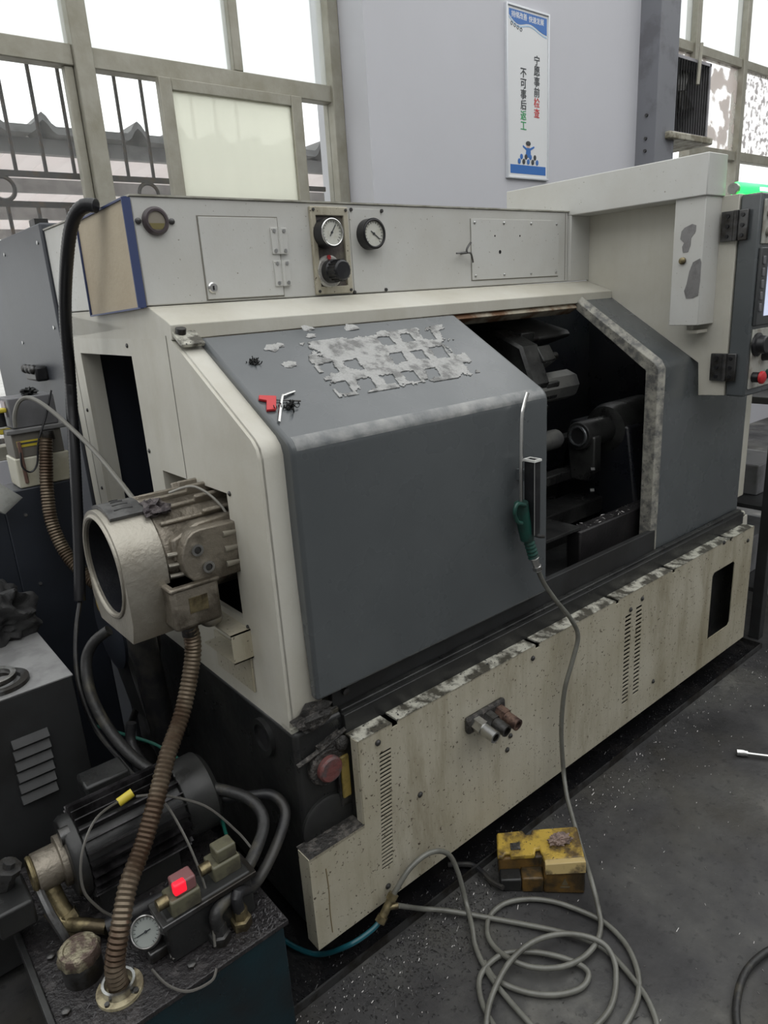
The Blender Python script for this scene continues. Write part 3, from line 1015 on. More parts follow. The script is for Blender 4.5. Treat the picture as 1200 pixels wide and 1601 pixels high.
# --- top band and upper box
MB().prism([(.405, 1.515), (.405, 1.548), (.42, 1.556), (.508, 1.586), (.508, 1.59), (1.22, 1.59), (1.22, 1.515)], 'x', XE, 1.75).build('header_band', cream, lathe, .003)
BY = .52
ub = MB().box(XE, 1.635, BY, 1.22, 1.592, 1.829).build('upper_box', white, lathe, .003)
gap = MATS['seam_shadow_gap']


def fpoly(pts, d0, d1, name, mat, par, bevel=0.0, y=BY):
    q = [P(*p, y=y) for p in pts]
    return MB().prism([(v.x, v.z) for v in q], 'y', y - d1, y - d0).build(name, mat, par, bevel)


def frect(px, d0, d1, name, mat, par, bevel=0.0, y=BY, grow=0.0):
    """axis aligned plate on plane y from two opposite pixel corners"""
    a, b = P(px[0], px[1], y=y), P(px[2], px[3], y=y)
    return MB().box(min(a.x, b.x) - grow, max(a.x, b.x) + grow, y - d1, y - d0, min(a.z, b.z) - grow, max(a.z, b.z) + grow).build(name, mat, par, bevel)


part('box_lid', M('dirty_lid_edge', (.42, .41, .36), .5, dirt=(.28, .27, .22), amt=.45, scale=14), lathe, XE - .003, 1.637, BY - .004, 1.22, 1.829, 1.833)
acc = [(310, 338), (432, 342), (442, 462), (323, 468)]
q = [P(*p, y=BY) for p in acc]
ax0, ax1, az0, az1 = (q[0].x + q[3].x) / 2, (q[1].x + q[2].x) / 2, (q[2].z + q[3].z) / 2, (q[0].z + q[1].z) / 2
part('door_gap', gap, ub, ax0 - .003, ax1 + .003, BY - .0012, BY, az0 - .003, az1 + .003)
ad = part('access_door', white, lathe, ax0, ax1, BY - .004, BY, az0, az1, .001)
for zz in (az1 - .055, az0 + .055):
    h = part('hinge', white, ad, ax1 - .024, ax1 + .024, BY - .008, BY - .003, zz - .032, zz + .032, .001)
    MB().cyl((ax1 + .002, BY - .009, zz - .032), (ax1 + .002, BY - .009, zz + .032), .005, n=8).build('hinge_pin', white, ad)
    for s1 in (-.014, .015):
        for s2 in (-.024, .024):
            MB().cyl((ax1 + s1, BY - .010, zz + s2), (ax1 + s1, BY - .007, zz + s2), .005, n=8).build('hinge_screw', steel, ad)
c = P(331, 450, y=BY)
MB().lathe((c.x, BY - .003, c.z), (0, -1, 0), [(.013, 0), (.013, .004), (.010, .007)], 20).build('lock', chrome, ad)
part('keyhole', blackp, ad, c.x - .002, c.x + .002, BY - .0112, BY - .0095, c.z - .006, c.z + .004)
# oval sight glass
c = P(242, 346, y=BY)
sg = MB().lathe((c.x, BY, c.z), (0, -1, 0), [(.031, 0), (.031, .008), (.026, .013), (.021, .013), (.021, .009)], 28).build('oil_window', M('brown_bakelite', (.07, .055, .06), .3), lathe)
MB().cyl((c.x, BY - .0095, c.z), (c.x, BY - .0085, c.z), .021).build('oil_window_glass', M('oil_window_tan', (.30, .27, .22), .2), sg)
MB().prism([(c.x - .019, c.z - .005), (c.x + .019, c.z - .005), (c.x + .012, c.z - .018), (c.x - .012, c.z - .018)], 'y', BY - .0105, BY - .009).build('oil_level', M('oil_level_olive', (.20, .17, .07), .3), sg)
for s in (-1, 1):
    MB().lathe((c.x + s * .040, BY, c.z), (0, -1, 0), [(.007, 0), (.007, .004), (.003, .006)], 10).build('screw', dsteel, sg)


def gauge(c, r, parent, depth=.03, angle=40, d=(0, -1, 0), name='pressure_gauge', bez=None, dialm=None, par2=None):
    c, d = Vector(c), Vector(d).normalized()
    u, w = perp(d)
    if abs(u.z) > abs(w.z):
        u, w = w, u
    if w.z < 0:
        w = -w
    if u.x < 0:
        u = -u
    g = MB().lathe(c, d, [(r * .98, 0), (r * .98, depth), (r * .84, depth), (r * .84, depth - .004)], 32).build(name, blackp, parent)
    sub = par2 or g
    MB().torus(c + d * depth, d, r * .86, r * .07, 36, 8).build('bezel', bez or chrome, sub)
    MB().cyl(c + d * (depth - .005), c + d * (depth - .0035), r * .83, n=32).build('dial_face', dialm or dial, sub)
    mb = MB()
    for i in range(17):
        a = math.radians(-135 + i * 270 / 16 + 90)
        e = u * math.cos(a) + w * math.sin(a)
        f = e.cross(d)
        mb.obox(c + d * (depth - .003) + e * r * .70, e * r * .07, f * r * .014, d * .0003)
    mb.build('tick_marks', ink, sub)
    a = math.radians(angle)
    e = u * math.cos(a) + w * math.sin(a)
    mb = MB().obox(c + d * (depth - .002) + e * r * .15, e * r * .45, e.cross(d) * r * .03, d * .0004)
    mb.cyl(c + d * (depth - .003), c + d * (depth - .0005), r * .08, n=12)
    mb.build('pointer', ink, sub)
    return g


# recessed gauge bay with knob
q = [P(*p, y=BY) for p in ((483, 322), (541, 326), (546, 457), (490, 462))]
gx0, gx1, gz0, gz1 = (q[0].x + q[3].x) / 2, (q[1].x + q[2].x) / 2, (q[2].z + q[3].z) / 2, (q[0].z + q[1].z) / 2
mb = MB().prism(rect(gx0, gx1, gz0, gz1), 'y', BY - .012, BY, [rect(gx0 + .016, gx1 - .016, gz0 + .020, gz1 - .022)])
bay = mb.build('gauge_bay_frame', grimy, lathe, .002)
part('bay_back', M('dark_bay_plate', (.075, .062, .058), .5, dirt=(.14, .125, .10), amt=.45, scale=16, bump=.2), bay, gx0 + .016, gx1 - .016, BY - .004, BY - .001, gz0 + .020, gz1 - .022)
for sx in (gx0 + .008, gx1 - .008):
    for sz in (gz0 + .008, gz1 - .008):
        MB().cyl((sx, BY - .015, sz), (sx, BY - .011, sz), .004, n=8).build('screw', dsteel, bay)
c = P(504, 366, y=BY)
gauge((c.x, BY - .004, c.z), .039, lathe, .042, 55)
c = P(512, 425, y=BY)
kn = MB().lathe((c.x, BY - .004, c.z), (0, -1, 0), [(.043, 0), (.043, .006), (.038, .010)], 32).build('control_knob', M('scale_plate', (.5, .49, .46), .4, .3, dirt=(.25, .24, .22), amt=.4, scale=50), lathe, label='black knob on a silver scale plate')
kb = MB().lathe((c.x, BY - .012, c.z), (0, -1, 0), [(.031, 0), (.031, .022), (.0265, .026), (.0265, .058), (.022, .062)], 24).build('knob_body', blackp, kn)
for i in range(18):
    a = 2 * PI * i / 18
    MB().cyl((c.x + .0268 * math.cos(a), BY - .036, c.z + .0268 * math.sin(a)), (c.x + .0268 * math.cos(a), BY - .068, c.z + .0268 * math.sin(a)), .0022, n=5).build('grip_rib', blackp, kn)
MB().cyl((c.x - .002, BY - .016, c.z + .037), (c.x - .002, BY - .012, c.z + .037), .006, n=12).build('index_dot', redp, kn)
# second gauge on its own plate
q = [P(*p, y=BY) for p in ((546, 326), (600, 328), (602, 455), (552, 459))]
g2 = part('gauge_plate', white, ub, (q[0].x + q[3].x) / 2, (q[1].x + q[2].x) / 2 - .01, BY - .0025, BY, (q[2].z + q[3].z) / 2, (q[0].z + q[1].z) / 2, .0008)
c = P(574, 367, y=BY)
gauge((c.x, BY - .002, c.z), .042, lathe, .030, -35, bez=blackp)
for p in ((547, 328), (595, 330), (553, 457), (602, 453)):
    c = P(*p, y=BY)
    MB().cyl((c.x, BY - .006, c.z), (c.x, BY, c.z), .005, n=8).build('screw', dsteel, ub)
# right blank plate
q = [P(*p, y=BY) for p in ((735, 342), (872, 345), (872, 431), (737, 438))]
bx0, bx1, bz0, bz1 = (q[0].x + q[3].x) / 2, (q[1].x + q[2].x) / 2, (q[2].z + q[3].z) / 2, (q[0].z + q[1].z) / 2
part('plate_gap', gap, ub, bx0 - .002, bx1, BY - .0010, BY, bz0 - .003, bz1)
bp_ = part('blank_plate', white, lathe, bx0, bx1, BY - .0035, BY, bz0, bz1, .0008)
for i in range(4):
    for zz in (bz0 + .012, bz1 - .012):
        xx = bx0 + .015 + i * (bx1 - bx0 - .03) / 3
        MB().lathe((xx, BY - .003, zz), (0, -1, 0), [(.005, 0), (.005, .002), (.002, .004)], 8).build('screw', steel, bp_)
for p, r in (((780, 394), .006), ((772, 369), .003), ((811, 369), .003)):
    c = P(*p, y=BY)
    MB().cyl((c.x, BY - .0042, c.z), (c.x, BY - .003, c.z), r, n=10).build('drill_hole', MATS['hole_black'], bp_)
c = P(720, 396, y=BY)
mb = MB().tube([(c.x - .05, BY - .03, c.z - .002), (c.x, BY - .028, c.z)], .0028, n=6, smooth=False)
mb.tube([(c.x + .016, BY - .03, c.z + .03), (c.x, BY - .028, c.z + .012), (c.x, BY - .028, c.z), (c.x + .02, BY - .025, c.z - .003), (c.x + .045, BY - .010, c.z - .028)], .0032, n=6)
mb.cyl((c.x, BY - .028, c.z), (c.x, BY, c.z), .004, n=8)
mb.build('wire_twist', dsteel, lathe)
part('box_corner_strip', gap, ub, 1.618, 1.620, BY - .001, BY, 1.597, 1.825)
# tan board taped over the end of the upper box
q = [P(*p, x=XE - .012) for p in ((120, 347), (196, 308), (223, 481), (144, 494))]
MB().add([v for v in q] + [v + Vector((.008, 0, 0)) for v in q], [(0, 1, 2, 3), (7, 6, 5, 4), (0, 4, 5, 1), (1, 5, 6, 2), (2, 6, 7, 3), (3, 7, 4, 0)]).build('end_board', cardboard, lathe, label='stained tan board edged with blue tape')
eb = bpy.data.objects['end_board']
for i in range(4):
    v0, v1 = q[i], q[(i + 1) % 4]
    MB().bar(v0 + Vector((-.001, 0, 0)), v1 + Vector((-.001, 0, 0)), .004, .020 if i == 1 else .008, (1, 0, 0)).build('tape_strip', tape, eb)

# --- rear electrical cabinet at the left end
cabn = part('rear_cabinet', cabgray, lathe, XE - .01, .55, 1.225, 2.185, .05, 1.852, .006, label='blue gray rear cabinet')
part('cabinet_cap', black, cabn, XE, .07, 1.30, 1.36, 1.852, 1.872)
for (y_, z_) in ((1.27, 1.80), (1.27, 1.55), (1.27, 1.25), (1.70, 1.80), (1.70, 1.5)):
    MB().cyl((XE - .013, y_, z_), (XE - .009, y_, z_), .006, n=8).build('screw', steel, cabn)
c = P(62, 585, x=XE - .02)
sw = part('cable_socket', blackp, cabn, XE - .05, XE - .008, c.y - .07, c.y + .07, c.z - .02, c.z + .03, .008)
for i in range(3):
    MB().ball((XE - .05, c.y - .05 + .05 * i, c.z + .02), .016).build('socket_lug', dsteel, cabn)

# --- sliding door
DX0, DX1, DY = .088, .905, .040
ang = math.atan2(1.545 - 1.325, .405 - DY)
n_ = Vector((-math.sin(ang), math.cos(ang)))
outp = [(DY, .722), (DY, 1.285)]
for i in range(1, 7):
    t = i / 7
    a = (1 - t) * PI + t * (PI / 2 + ang)
    outp.append((DY + .04 + .04 * math.cos(a), 1.285 + .04 * math.sin(a)))
top0 = Vector((DY + .04 + .04 * math.cos(PI / 2 + ang), 1.285 + .04 * math.sin(PI / 2 + ang)))
sd = Vector((math.cos(ang), math.sin(ang)))
top1 = top0 + sd * .385
outp += [tuple(top0), tuple(top1), tuple(top1 - n_ * .028), (DY + .052, 1.277), (DY + .028, .722)]
door = MB().prism(outp, 'x', DX0, DX1).build('sliding_door', gray, lathe, .009, label='slate gray slanted sliding door', seg=3)


def onslope(px, py, lift=0.0):
    """pixel to a point on the door's slanted top"""
    d = (px - 600.0, py - 800.5, FPX)
    d = Vector([sum(ROT[i][k] * d[i] for i in range(3)) for k in range(3)])
    nn = Vector((0, n_.x, n_.y))
    p0 = Vector((0, top0.x, top0.y)) + nn * lift
    t = (p0 - CAM).dot(nn) / d.dot(nn)
    return CAM + d * t


NS = Vector((0, n_.x, n_.y))      # slope normal
US = Vector((0, sd.x, sd.y))      # up the slope
# residue of a torn-off mat: raised crust with square pockets
qa, qb, qc, qd = onslope(462, 538), onslope(690, 508), onslope(752, 585), onslope(530, 622)
NU, NV = 150, 64


def resid(u, v):
    p = qa.lerp(qb, u).lerp(qd.lerp(qc, u), v)
    f = noise.noise(Vector((u * 6, v * 4, 1.7))) + .6 * noise.noise(Vector((u * 17, v * 11, 5))) + .35 * noise.noise(Vector((u * 45, v * 30, 9)))
    edge = min(u, 1 - u) * 2.2, min(v, 1 - v) * 1.6
    keep = f + min(edge) * 3.4 > .02
    cu, cv = (u * 6.6 + .2 * v) % 1.0, (v * 2.9 + .05) % 1.0
    cell = int(u * 6.6 + .2 * v), int(v * 2.9 + .05)
    jig = .14 * f
    pocket = .24 + jig < cu < .84 - jig * .5 and .26 + jig * .7 < cv < .80 - jig and (cell[0] * 7 + cell[1] * 3) % 8 != 1 and (cell[1] > 0 or cell[0] > 2)
    return p, keep and not pocket, f


mb = MB()
idx = {}
for i in range(NU):
    for j in range(NV):
        if not resid((i + .5) / NU, (j + .5) / NV)[1]:
            continue
        quad = []
        for (a, b) in ((i, j), (i + 1, j), (i + 1, j + 1), (i, j + 1)):
            if (a, b) not in idx:
                p, _, f = resid(a / NU, b / NV)
                h = .0022 + .0016 * noise.noise(Vector((a * .35, b * .35, 0)))
                idx[(a, b)] = len(mb.v)
                mb.v.append(p + NS * h)
            quad.append(idx[(a, b)])
        mb.f.append(tuple(quad))
# side walls down to the door
from collections import Counter
ec = Counter()
for q in mb.f:
    for a, b in zip(q, q[1:] + q[:1]):
        ec[(min(a, b), max(a, b))] += 1
low = {}
for (a, b), k in list(ec.items()):
    if k == 1:
        for v in (a, b):
            if v not in low:
                low[v] = len(mb.v)
                mb.v.append(mb.v[v] - NS * .005)
        mb.f.append((a, b, low[b], low[a]))
mb.build('glue_residue', residue, door, label='crusty pale glue residue with square pockets', kind='stuff')
for (px, py, s) in ((425, 545, .014), (451, 570, .012), (437, 540, .008), (480, 514, .012), (486, 525, .009), (548, 512, .014), (600, 522, .014)):
    p = onslope(px, py)
    bb = blob((0, 0, 0), s * 1.4, s, .0015, .8, 2.5, px, 2)
    bb.v = [p + Vector((1, 0, 0)) * v.x + US * v.y + NS * (v.z + .001) for v in bb.v]
    bb.build('glue_fleck', residue, door)
# pale scuffs rubbed along the rounded ridge
scuffm = M('scuffed_slate_enamel', (.105, .115, .12), .28, coat=.3, dirt=(.30, .30, .29), amt=.42, scale=17, bump=.1, soft=.35)
arc = [(DY + .04 + .0404 * math.cos(a), 1.285 + .0404 * math.sin(a)) for a in [PI * .93 + (PI / 2 + ang - .05 - PI * .93) * i / 8 for i in range(9)]]
arc2 = [(DY + .04 + .039 * math.cos(a), 1.285 + .039 * math.sin(a)) for a in [PI * .93 + (PI / 2 + ang - .05 - PI * .93) * i / 8 for i in range(9)]]
MB().prism(arc + arc2[::-1], 'x', DX0 + .012, DX1 - .012).build('ridge_scuff', scuffm, door, label='pale scuffs along the rounded ridge')
# bottom lip, track cover, bolt
lip = part('track_cover', lowcab, lathe, .15, 1.56, DY + .035, DY + .055, .652, .735, .002)
part('track_rail', innerlt, lathe, .16, 2.19, .056, .075, .640, .662, .003)
MB().cyl((.185, DY + .025, .695), (.185, DY + .036, .695), .009, n=10).build('track_bolt', dsteel, lip)
part('front_sill', black, lathe, .16, 2.19, .045, .075, .60, .652, .002)
# handle: rectangular tube standing off the door
c = P(829, 718, y=.0)
hz1, hz0 = c.z, P(832, 832, y=.0).z
mb = MB().prism(rect(c.x - .011, c.x + .013, -.022, .012), 'z', hz0, hz1, [rect(c.x - .008, c.x + .010, -.019, .009)])
hd = mb.build('door_handle', blackp, lathe, .001)
mb = MB().prism(rect(c.x - .0135, c.x + .0155, -.0245, .0145), 'z', hz1 - .004, hz1 + .002, [rect(c.x - .009, c.x + .011, -.020, .010)])
mb.build('handle_rim', M('bright_cut_edge', (.75, .75, .72), .35), hd)
part('handle_edge', M('dull_cut_edge', (.30, .30, .29), .4), hd, c.x - .0116, c.x - .0105, -.0226, -.0210, hz0, hz1)
for hz in (hz0 + .03, hz1 - .06):
    part('handle_standoff', gray, hd, c.x - .010, c.x + .006, .010, DY + .002, hz, hz + .03)
MB().tube([(c.x, .0, hz0 + .01), (c.x + .02, -.005, hz0 - .012), (c.x + .045, -.01, hz0 - .020)], .005, n=8).build('latch_rod', dsteel, hd)

# --- fixed right front panel and worn jamb
JX, PY = 1.555, .080
ang2 = math.atan2(1.535 - 1.312, .42 - PY)
pp = [(PY, .655), (PY, 1.295), (PY + .012, 1.318), (.43, 1.540), (.44, 1.52), (PY + .03, 1.30), (PY + .02, .655)]
MB().prism(pp, 'x', JX, 2.205).build('fixed_panel', gray, lathe, .004)
jp = [(PY - .008, .655), (PY - .008, 1.297), (PY + .007, 1.325), (.41, 1.542), (.44, 1.515), (PY + .05, 1.29), (PY + .045, .655)]
jv = []
for x in (JX - .016, JX + .010):
    for i, (y, z) in enumerate(jp):
        s = .012 if x < JX and i < 4 else 0
        jv.append((x, y + s * (1 if i < 4 else 0), z - (s * .8 if i in (2, 3) else 0)))
nj = len(jp)
MB().add(jv, [tuple(range(nj)), tuple(range(2 * nj - 1, nj - 1, -1))] + [(i, (i + 1) % nj, nj + (i + 1) % nj, nj + i) for i in range(nj)]).build('worn_jamb', grayw, lathe, .002, label='opening jamb with paint worn to pale metal')
MB().prism([(.405, 1.50), (.42, 1.518), (.60, 1.518), (.60, 1.48), (.44, 1.48)], 'x', .12, 1.54).build('opening_lintel', rusty, lathe, .002, label='rust stained lintel lip')
# right end post and trim plates
part('end_post', cream, lathe, 2.205, 2.265, .085, .30, .70, 1.50, .006)
part('end_face', cream, lathe, 2.19, 2.205, .085, 1.22, .655, 1.59)
q = [P(*p, y=.058) for p in ((1119, 832), (1145, 815), (1144, 836), (1119, 847))]
npl = MB().prism([(v.x, v.z) for v in q], 'y', .050, .058).build('name_plate', ledge, lathe, .002)
q = [P(*p, y=.058) for p in ((1122, 833), (1142, 820), (1142, 834), (1122, 844))]
MB().prism([(v.x, v.z) for v in q], 'y', .0485, .051).build('plate_field', lowcab, npl)
q = [P(*p, y=.058) for p in ((1148, 813), (1165, 804), (1164, 824), (1147, 832))]
MB().prism([(v.x, v.z) for v in q], 'y', .050, .058).build('trim_plate', cream, lathe, .002)
MB().ball((2.205, .06, .640), .014, .014, .014).build('end_knob', ledge, lathe)

# --- inside: liner, turret, tailstock, rails, splash block
cheek = [(.10, .60), (.10, 1.28), (.44, 1.47), (.44, 1.515), (.80, 1.515), (.80, .60)]
part('liner_back', inner, lathe, .60, 2.18, .78, .80, .60, 1.515)
MB().prism(cheek, 'x', 2.16, 2.19).build('liner_cheek', inner, lathe)
MB().prism(cheek, 'x', .58, .60).build('liner_cheek', inner, lathe)
part('liner_floor', inner, lathe, .60, 2.18, .10, .80, .59, .61)
MB().prism([(.80, 1.50), (.50, 1.42), (.48, 1.40), (.80, 1.30)], 'x', 1.36, 1.62).build('slideway_cover', M('sheen_steel_cover', (.13, .13, .125), .4, .4, dirt=(.06, .06, .06), amt=.5, scale=4, soft=.4), lathe, .01)
tc_ = Vector((1.22, .52, 1.27))
tur = MB().lathe(tc_, (1, 0, 0), [(.165, 0), (.175, .01), (.175, .085), (.165, .095), (.06, .095), (.055, .12)], 8).build('tool_turret', innerlt, lathe, .004)
for i in range(8):
    a = 2 * PI * i / 8 + .2
    d = Vector((0, math.cos(a), math.sin(a)))
    t = Vector((0, -math.sin(a), math.cos(a)))
    MB().obox(tc_ + Vector((.115, 0, 0)) + d * .135, (.035, 0, 0), t * .030, d * .035).build('tool_block', innerlt, tur, .004)
    MB().cyl(tc_ + Vector((.15, 0, 0)) + d * .135, tc_ + Vector((.20, 0, 0)) + d * .135, .014, n=10).build('tool_bar', dsteel, tur)
c = P(885, 600, y=.40)
hx = M('gray_hex_steel', (.16, .16, .15), .38, .4, dirt=(.10, .10, .10), amt=.4, scale=10)
MB().lathe((c.x - .20, .40, c.z), (1, 0, 0), [(.052, 0), (.052, .20), (.046, .215)], 8).build('boring_holder', hx, tur, .002)
c = P(868, 686, y=.35)
MB().lathe((c.x - .22, .35, c.z), (1, 0, 0), [(.034, 0), (.034, .22), (.030, .228)], 16).build('work_bar', hx, lathe)
cq = P(903, 682, y=.36)
ts = MB().lathe((cq.x, .36, cq.z), (1, 0, 0), [(.030, 0), (.048, 0), (.052, .008), (.052, .16), (.085, .17), (.095, .20), (.095, .42)], 28).build('tailstock', innerlt, lathe, label='dark oily tailstock with round quill')
MB().torus((cq.x - .002, .36, cq.z), (1, 0, 0), .034, .006, 28, 8).build('quill_ring', M('wet_steel', (.22, .23, .24), .2, .8), ts)
MB().cyl((cq.x - .001, .36, cq.z), (cq.x + .004, .36, cq.z), .029).build('quill_bore', MATS['hole_black'], ts)
MB().prism([(.30, cq.z), (.30, cq.z - .13), (.33, cq.z - .17), (.40, cq.z - .17), (.42, cq.z)], 'x', cq.x + .015, cq.x + .06).build('quill_clamp', innerlt, ts, .006)
MB().prism([(.26, cq.z + .02), (.22, .80), (.18, .70), (.60, .70), (.52, cq.z + .02)], 'x', cq.x + .17, cq.x + .40).build('tailstock_body', inner, ts, .012)
for dz in (.12, .2):
    MB().cyl((cq.x + .01, .31, cq.z - dz), (cq.x + .02, .30, cq.z - dz), .010, n=6).build('clamp_bolt', innerlt, ts)
for (p0, p1, yy) in (((862, 690), (905, 672), .46), ((862, 745), (905, 727), .40)):
    a = P(*p0, y=yy)
    part('guide_rail', innerlt, lathe, .95, 1.90, yy, yy + .06, a.z - .035, a.z, .004)
a = P(866, 808, y=.33)
part('bed_rail', innerlt, lathe, .70, 1.62, .33, .45, a.z - .055, a.z + .01, .006)
part('bed_rail', innerlt, lathe, .70, 1.62, .36, .60, a.z - .15, a.z - .055, .004)
a = P(862, 842, y=.16)
part('chip_shelf', innerlt, lathe, .70, 1.24, .16, .36, a.z - .012, a.z, .002)
a, b = P(907, 832, y=.15), P(1016, 797, y=.15)
blk = part('splash_block', M('dark_block_steel', (.030, .028, .029), .4, .3, dirt=(.018, .017, .018), amt=.4, scale=8, bump=.2), lathe, a.x, 1.86, .15, .205, .60, a.z, .006)
random.seed(5)
mb = MB()
for i in range(170):
    p = Vector((random.uniform(a.x + .05, 1.75), random.uniform(.155, .20), a.z + .002))
    d = Vector((random.uniform(-1, 1), random.uniform(-1, 1), random.uniform(-.2, .6))).normalized() * random.uniform(.003, .009)
    e = Vector((random.uniform(-1, 1), random.uniform(-1, 1), random.uniform(0, 1))).normalized() * .002
    mb.add([p - d, p + d, p + d * .4 + e], [(0, 1, 2)])
mb.build('chips', chip, blk, kind='stuff', smooth=0)

# --- control arm over the right end
BXL, BXR = 1.637, 1.757
arm = MB().box(BXL, BXR, .012, .81, 1.817, 1.938).build('control_arm_beam', white, lathe, .003)
pl = [(BY, 1.8185), (-.036, 1.8185), (-.036, 1.19), (.052, 1.185), (.060, 1.296), (.43, 1.538), (BY, 1.592)]
armp = MB().prism(pl, 'x', 1.752, 1.80).build('control_arm_plate', cream, lathe, .002)
part('arm_back_panel', white, lathe, BXL, 1.752, BY - .012, BY + .1, 1.592, 1.817, .002)
bx = MB().box(1.648, 1.752, .018, .118, 1.428, 1.818).build('cable_duct', white, lathe, .002, label='white cable duct with peeled paint')


def patch(pts, name, mat, par, x):
    q = [P(*p, x=x) for p in pts]
    lo = MB().prism([(v.y, v.z) for v in q], 'x', x - .0012, x + .001)
    return lo.build(name, mat, par, smooth=0)


patch([(1065, 362), (1070, 356), (1082, 350), (1088, 352), (1087, 362), (1080, 372), (1079, 384), (1075, 394), (1067, 395), (1066, 386), (1069, 380), (1063, 374)], 'bare_patch', barepatch, bx, 1.648)
patch([(1094, 404), (1096, 410), (1094, 440), (1091, 462), (1083, 466), (1072, 467), (1069, 455), (1073, 444), (1077, 425), (1083, 410)], 'bare_patch', barepatch, bx, 1.648)
c = P(1065, 408, x=1.64)
MB().lathe((1.648, c.y, c.z), (-1, 0, 0), [(.011, 0), (.011, .007), (.007, .010)], 14).build('duct_screw', brass, bx)
part('duct_bracket', cream, bx, 1.68, 1.75, .035, .075, 1.400, 1.410)
MB().cyl((1.70, .07, 1.40), (1.70, .07, 1.43), .01, n=10).build('bracket_stud', cream, bx)
# pendant
PX0, PYF = 1.757, -.102
pen = MB().box(PX0, 2.22, PYF, -.038, 1.188, 1.815).build('control_pendant', gray, lathe, .006, label='slate gray control pendant with screen and knobs')
for zz in (1.725, 1.285):
    hg = part('hinge', dsteel, pen, 1.740, 1.752, -.072, .012, zz - .045, zz + .045, .002)
    MB().cyl((1.738, -.036, zz - .045), (1.738, -.036, zz + .045), .008, n=10).build('hinge_pin', dsteel, pen)
    for dz in (-.03, 0, .03):
        for yy in (-.01, -.056):
            MB().cyl((1.735, yy, zz + dz), (1.741, yy, zz + dz), .006, n=8).build('hinge_screw', blackp, pen)
part('button_plate', keypad, pen, 1.772, 2.20, PYF - .006, PYF, 1.665, 1.795, .002)
part('screen_frame', M('screen_bezel_gray', (.055, .058, .06), .4), pen, 1.765, 2.20, PYF - .012, PYF, 1.415, 1.655, .004)
part('screen', screenm, pen, 1.815, 2.10, PYF - .014, PYF - .011, 1.445, 1.635)
part('key_plate', keypad, pen, 1.770, 2.20, PYF - .006, PYF, 1.212, 1.405, .002)
for i in range(5):
    part('soft_key', M('soft_key_gray', (.16, .16, .17), .4), pen, 1.775, 1.79, PYF - .016, PYF - .011, 1.46 + .036 * i, 1.485 + .036 * i, .002)
for i in range(5):
    for j in range(2):
        MB().cyl((1.80 + .06 * i, PYF - .014, 1.70 + .055 * j), (1.80 + .06 * i, PYF - .005, 1.70 + .055 * j), .013, n=16).build('push_button', M('button_taupe', (.22, .21, .18), .45), pen)
MB().lathe((1.80, PYF - .005, 1.355), (0, -1, 0), [(.038, 0), (.038, .008), (.030, .012), (.028, .030), (.024, .034)], 28).build('jog_dial', blackp, pen)
MB().lathe((1.86, PYF - .005, 1.315), (0, -1, 0), [(.018, 0), (.016, .028)], 16).build('selector_knob', blackp, pen)
es = MB().lathe((1.795, PYF - .005, 1.250), (0, -1, 0), [(.017, 0), (.017, .022)], 18).build('stop_collar', blackp, pen)
MB().lathe((1.795, PYF - .025, 1.250), (0, -1, 0), [(.012, 0), (.021, .006), (.021, .014), (.014, .019)], 20).build('emergency_stop', redp, pen, label='red mushroom stop button')
for i in range(3):
    MB().lathe((1.90 + .07 * i, PYF - .005, 1.250), (0, -1, 0), [(.016, 0), (.016, .016), (.012, .020)], 16).build('push_button', greenp if i == 0 else blackp, pen)
# green signal light along the top of the pendant
MB().cyl((1.757, -.01, 1.836), (1.772, -.01, 1.836), .017, n=16).build('lamp_gland', steel, lathe)
lamp = MB().lathe((1.772, -.01, 1.836), (1, 0, 0), [(.017, 0), (.0215, .01), (.0215, .37), (.014, .38)], 18).build('signal_light', greenlit, lathe, label='glowing green tubular signal light')
MB().cyl((1.90, -.027, 1.838), (2.02, -.027, 1.838), .007, n=10).build('light_core', hotlit, lamp)

# ================================================================== THINGS AROUND THE LATHE
# --- drip tray under the machine
tray = thing('drip_tray', 'flat black oil tray lying under the lathe', 'tray', (1.05, .6, 0))
oilm = M('black_oil_film', (.008, .008, .009), .22, dirt=(.016, .015, .015), amt=.4, scale=8, bump=.3, bscale=40, rvar=.1)
part('tray_floor', oilm, tray, -.10, 2.34, -.018, 1.30, .001, .004)
part('front_lip', dsteel, tray, -.10, 2.34, -.022, -.017, .001, .024)
part('rear_lip', dsteel, tray, -.10, 2.34, 1.297, 1.302, .001, .024)
part('end_lip', dsteel, tray, 2.337, 2.342, -.022, 1.30, .001, .024)

# --- low gray cabinet on the left with louvres
cab = thing('low_cabinet', 'low dark cabinet with louvred front and brushed top at the left edge', 'cabinet', (-.62, .75, 0))
CX1, CY0, CZ1 = -.292, .537, .75
part('body', lowcab, cab, -1.05, CX1, CY0, 1.0, .03, CZ1 - .004, .004)
part('top_plate', ltop, cab, -1.052, CX1 + .002, CY0 - .002, 1.002, CZ1 - .004, CZ1, .001)
for fx in (-1.0, -.35):
    for fy in (.58, .95):
        MB().cyl((fx, fy, 0), (fx, fy, .03), .025, n=12).build('foot', blackp, cab)
for i in range(6):
    c = P(47 + 3 * i, 1153 + 17 * i, y=CY0)
    MB().prism([(CY0 + .002, c.z - .010), (CY0 - .014, c.z - .010), (CY0 + .002, c.z + .012)], 'x', c.x - .042, c.x + .042).build('louvre', lowcab, cab, .002)
c = P(20, 995, z=CZ1)
rg = blob((c.x - .03, c.y + .03, CZ1 + .055), .10, .09, .078, .55, 1.9, 3.3, 5)
tag(rg.build('rag', rag), 'crumpled black greasy rag on the low cabinet top', 'rag')
c = P(2, 1070, z=CZ1)
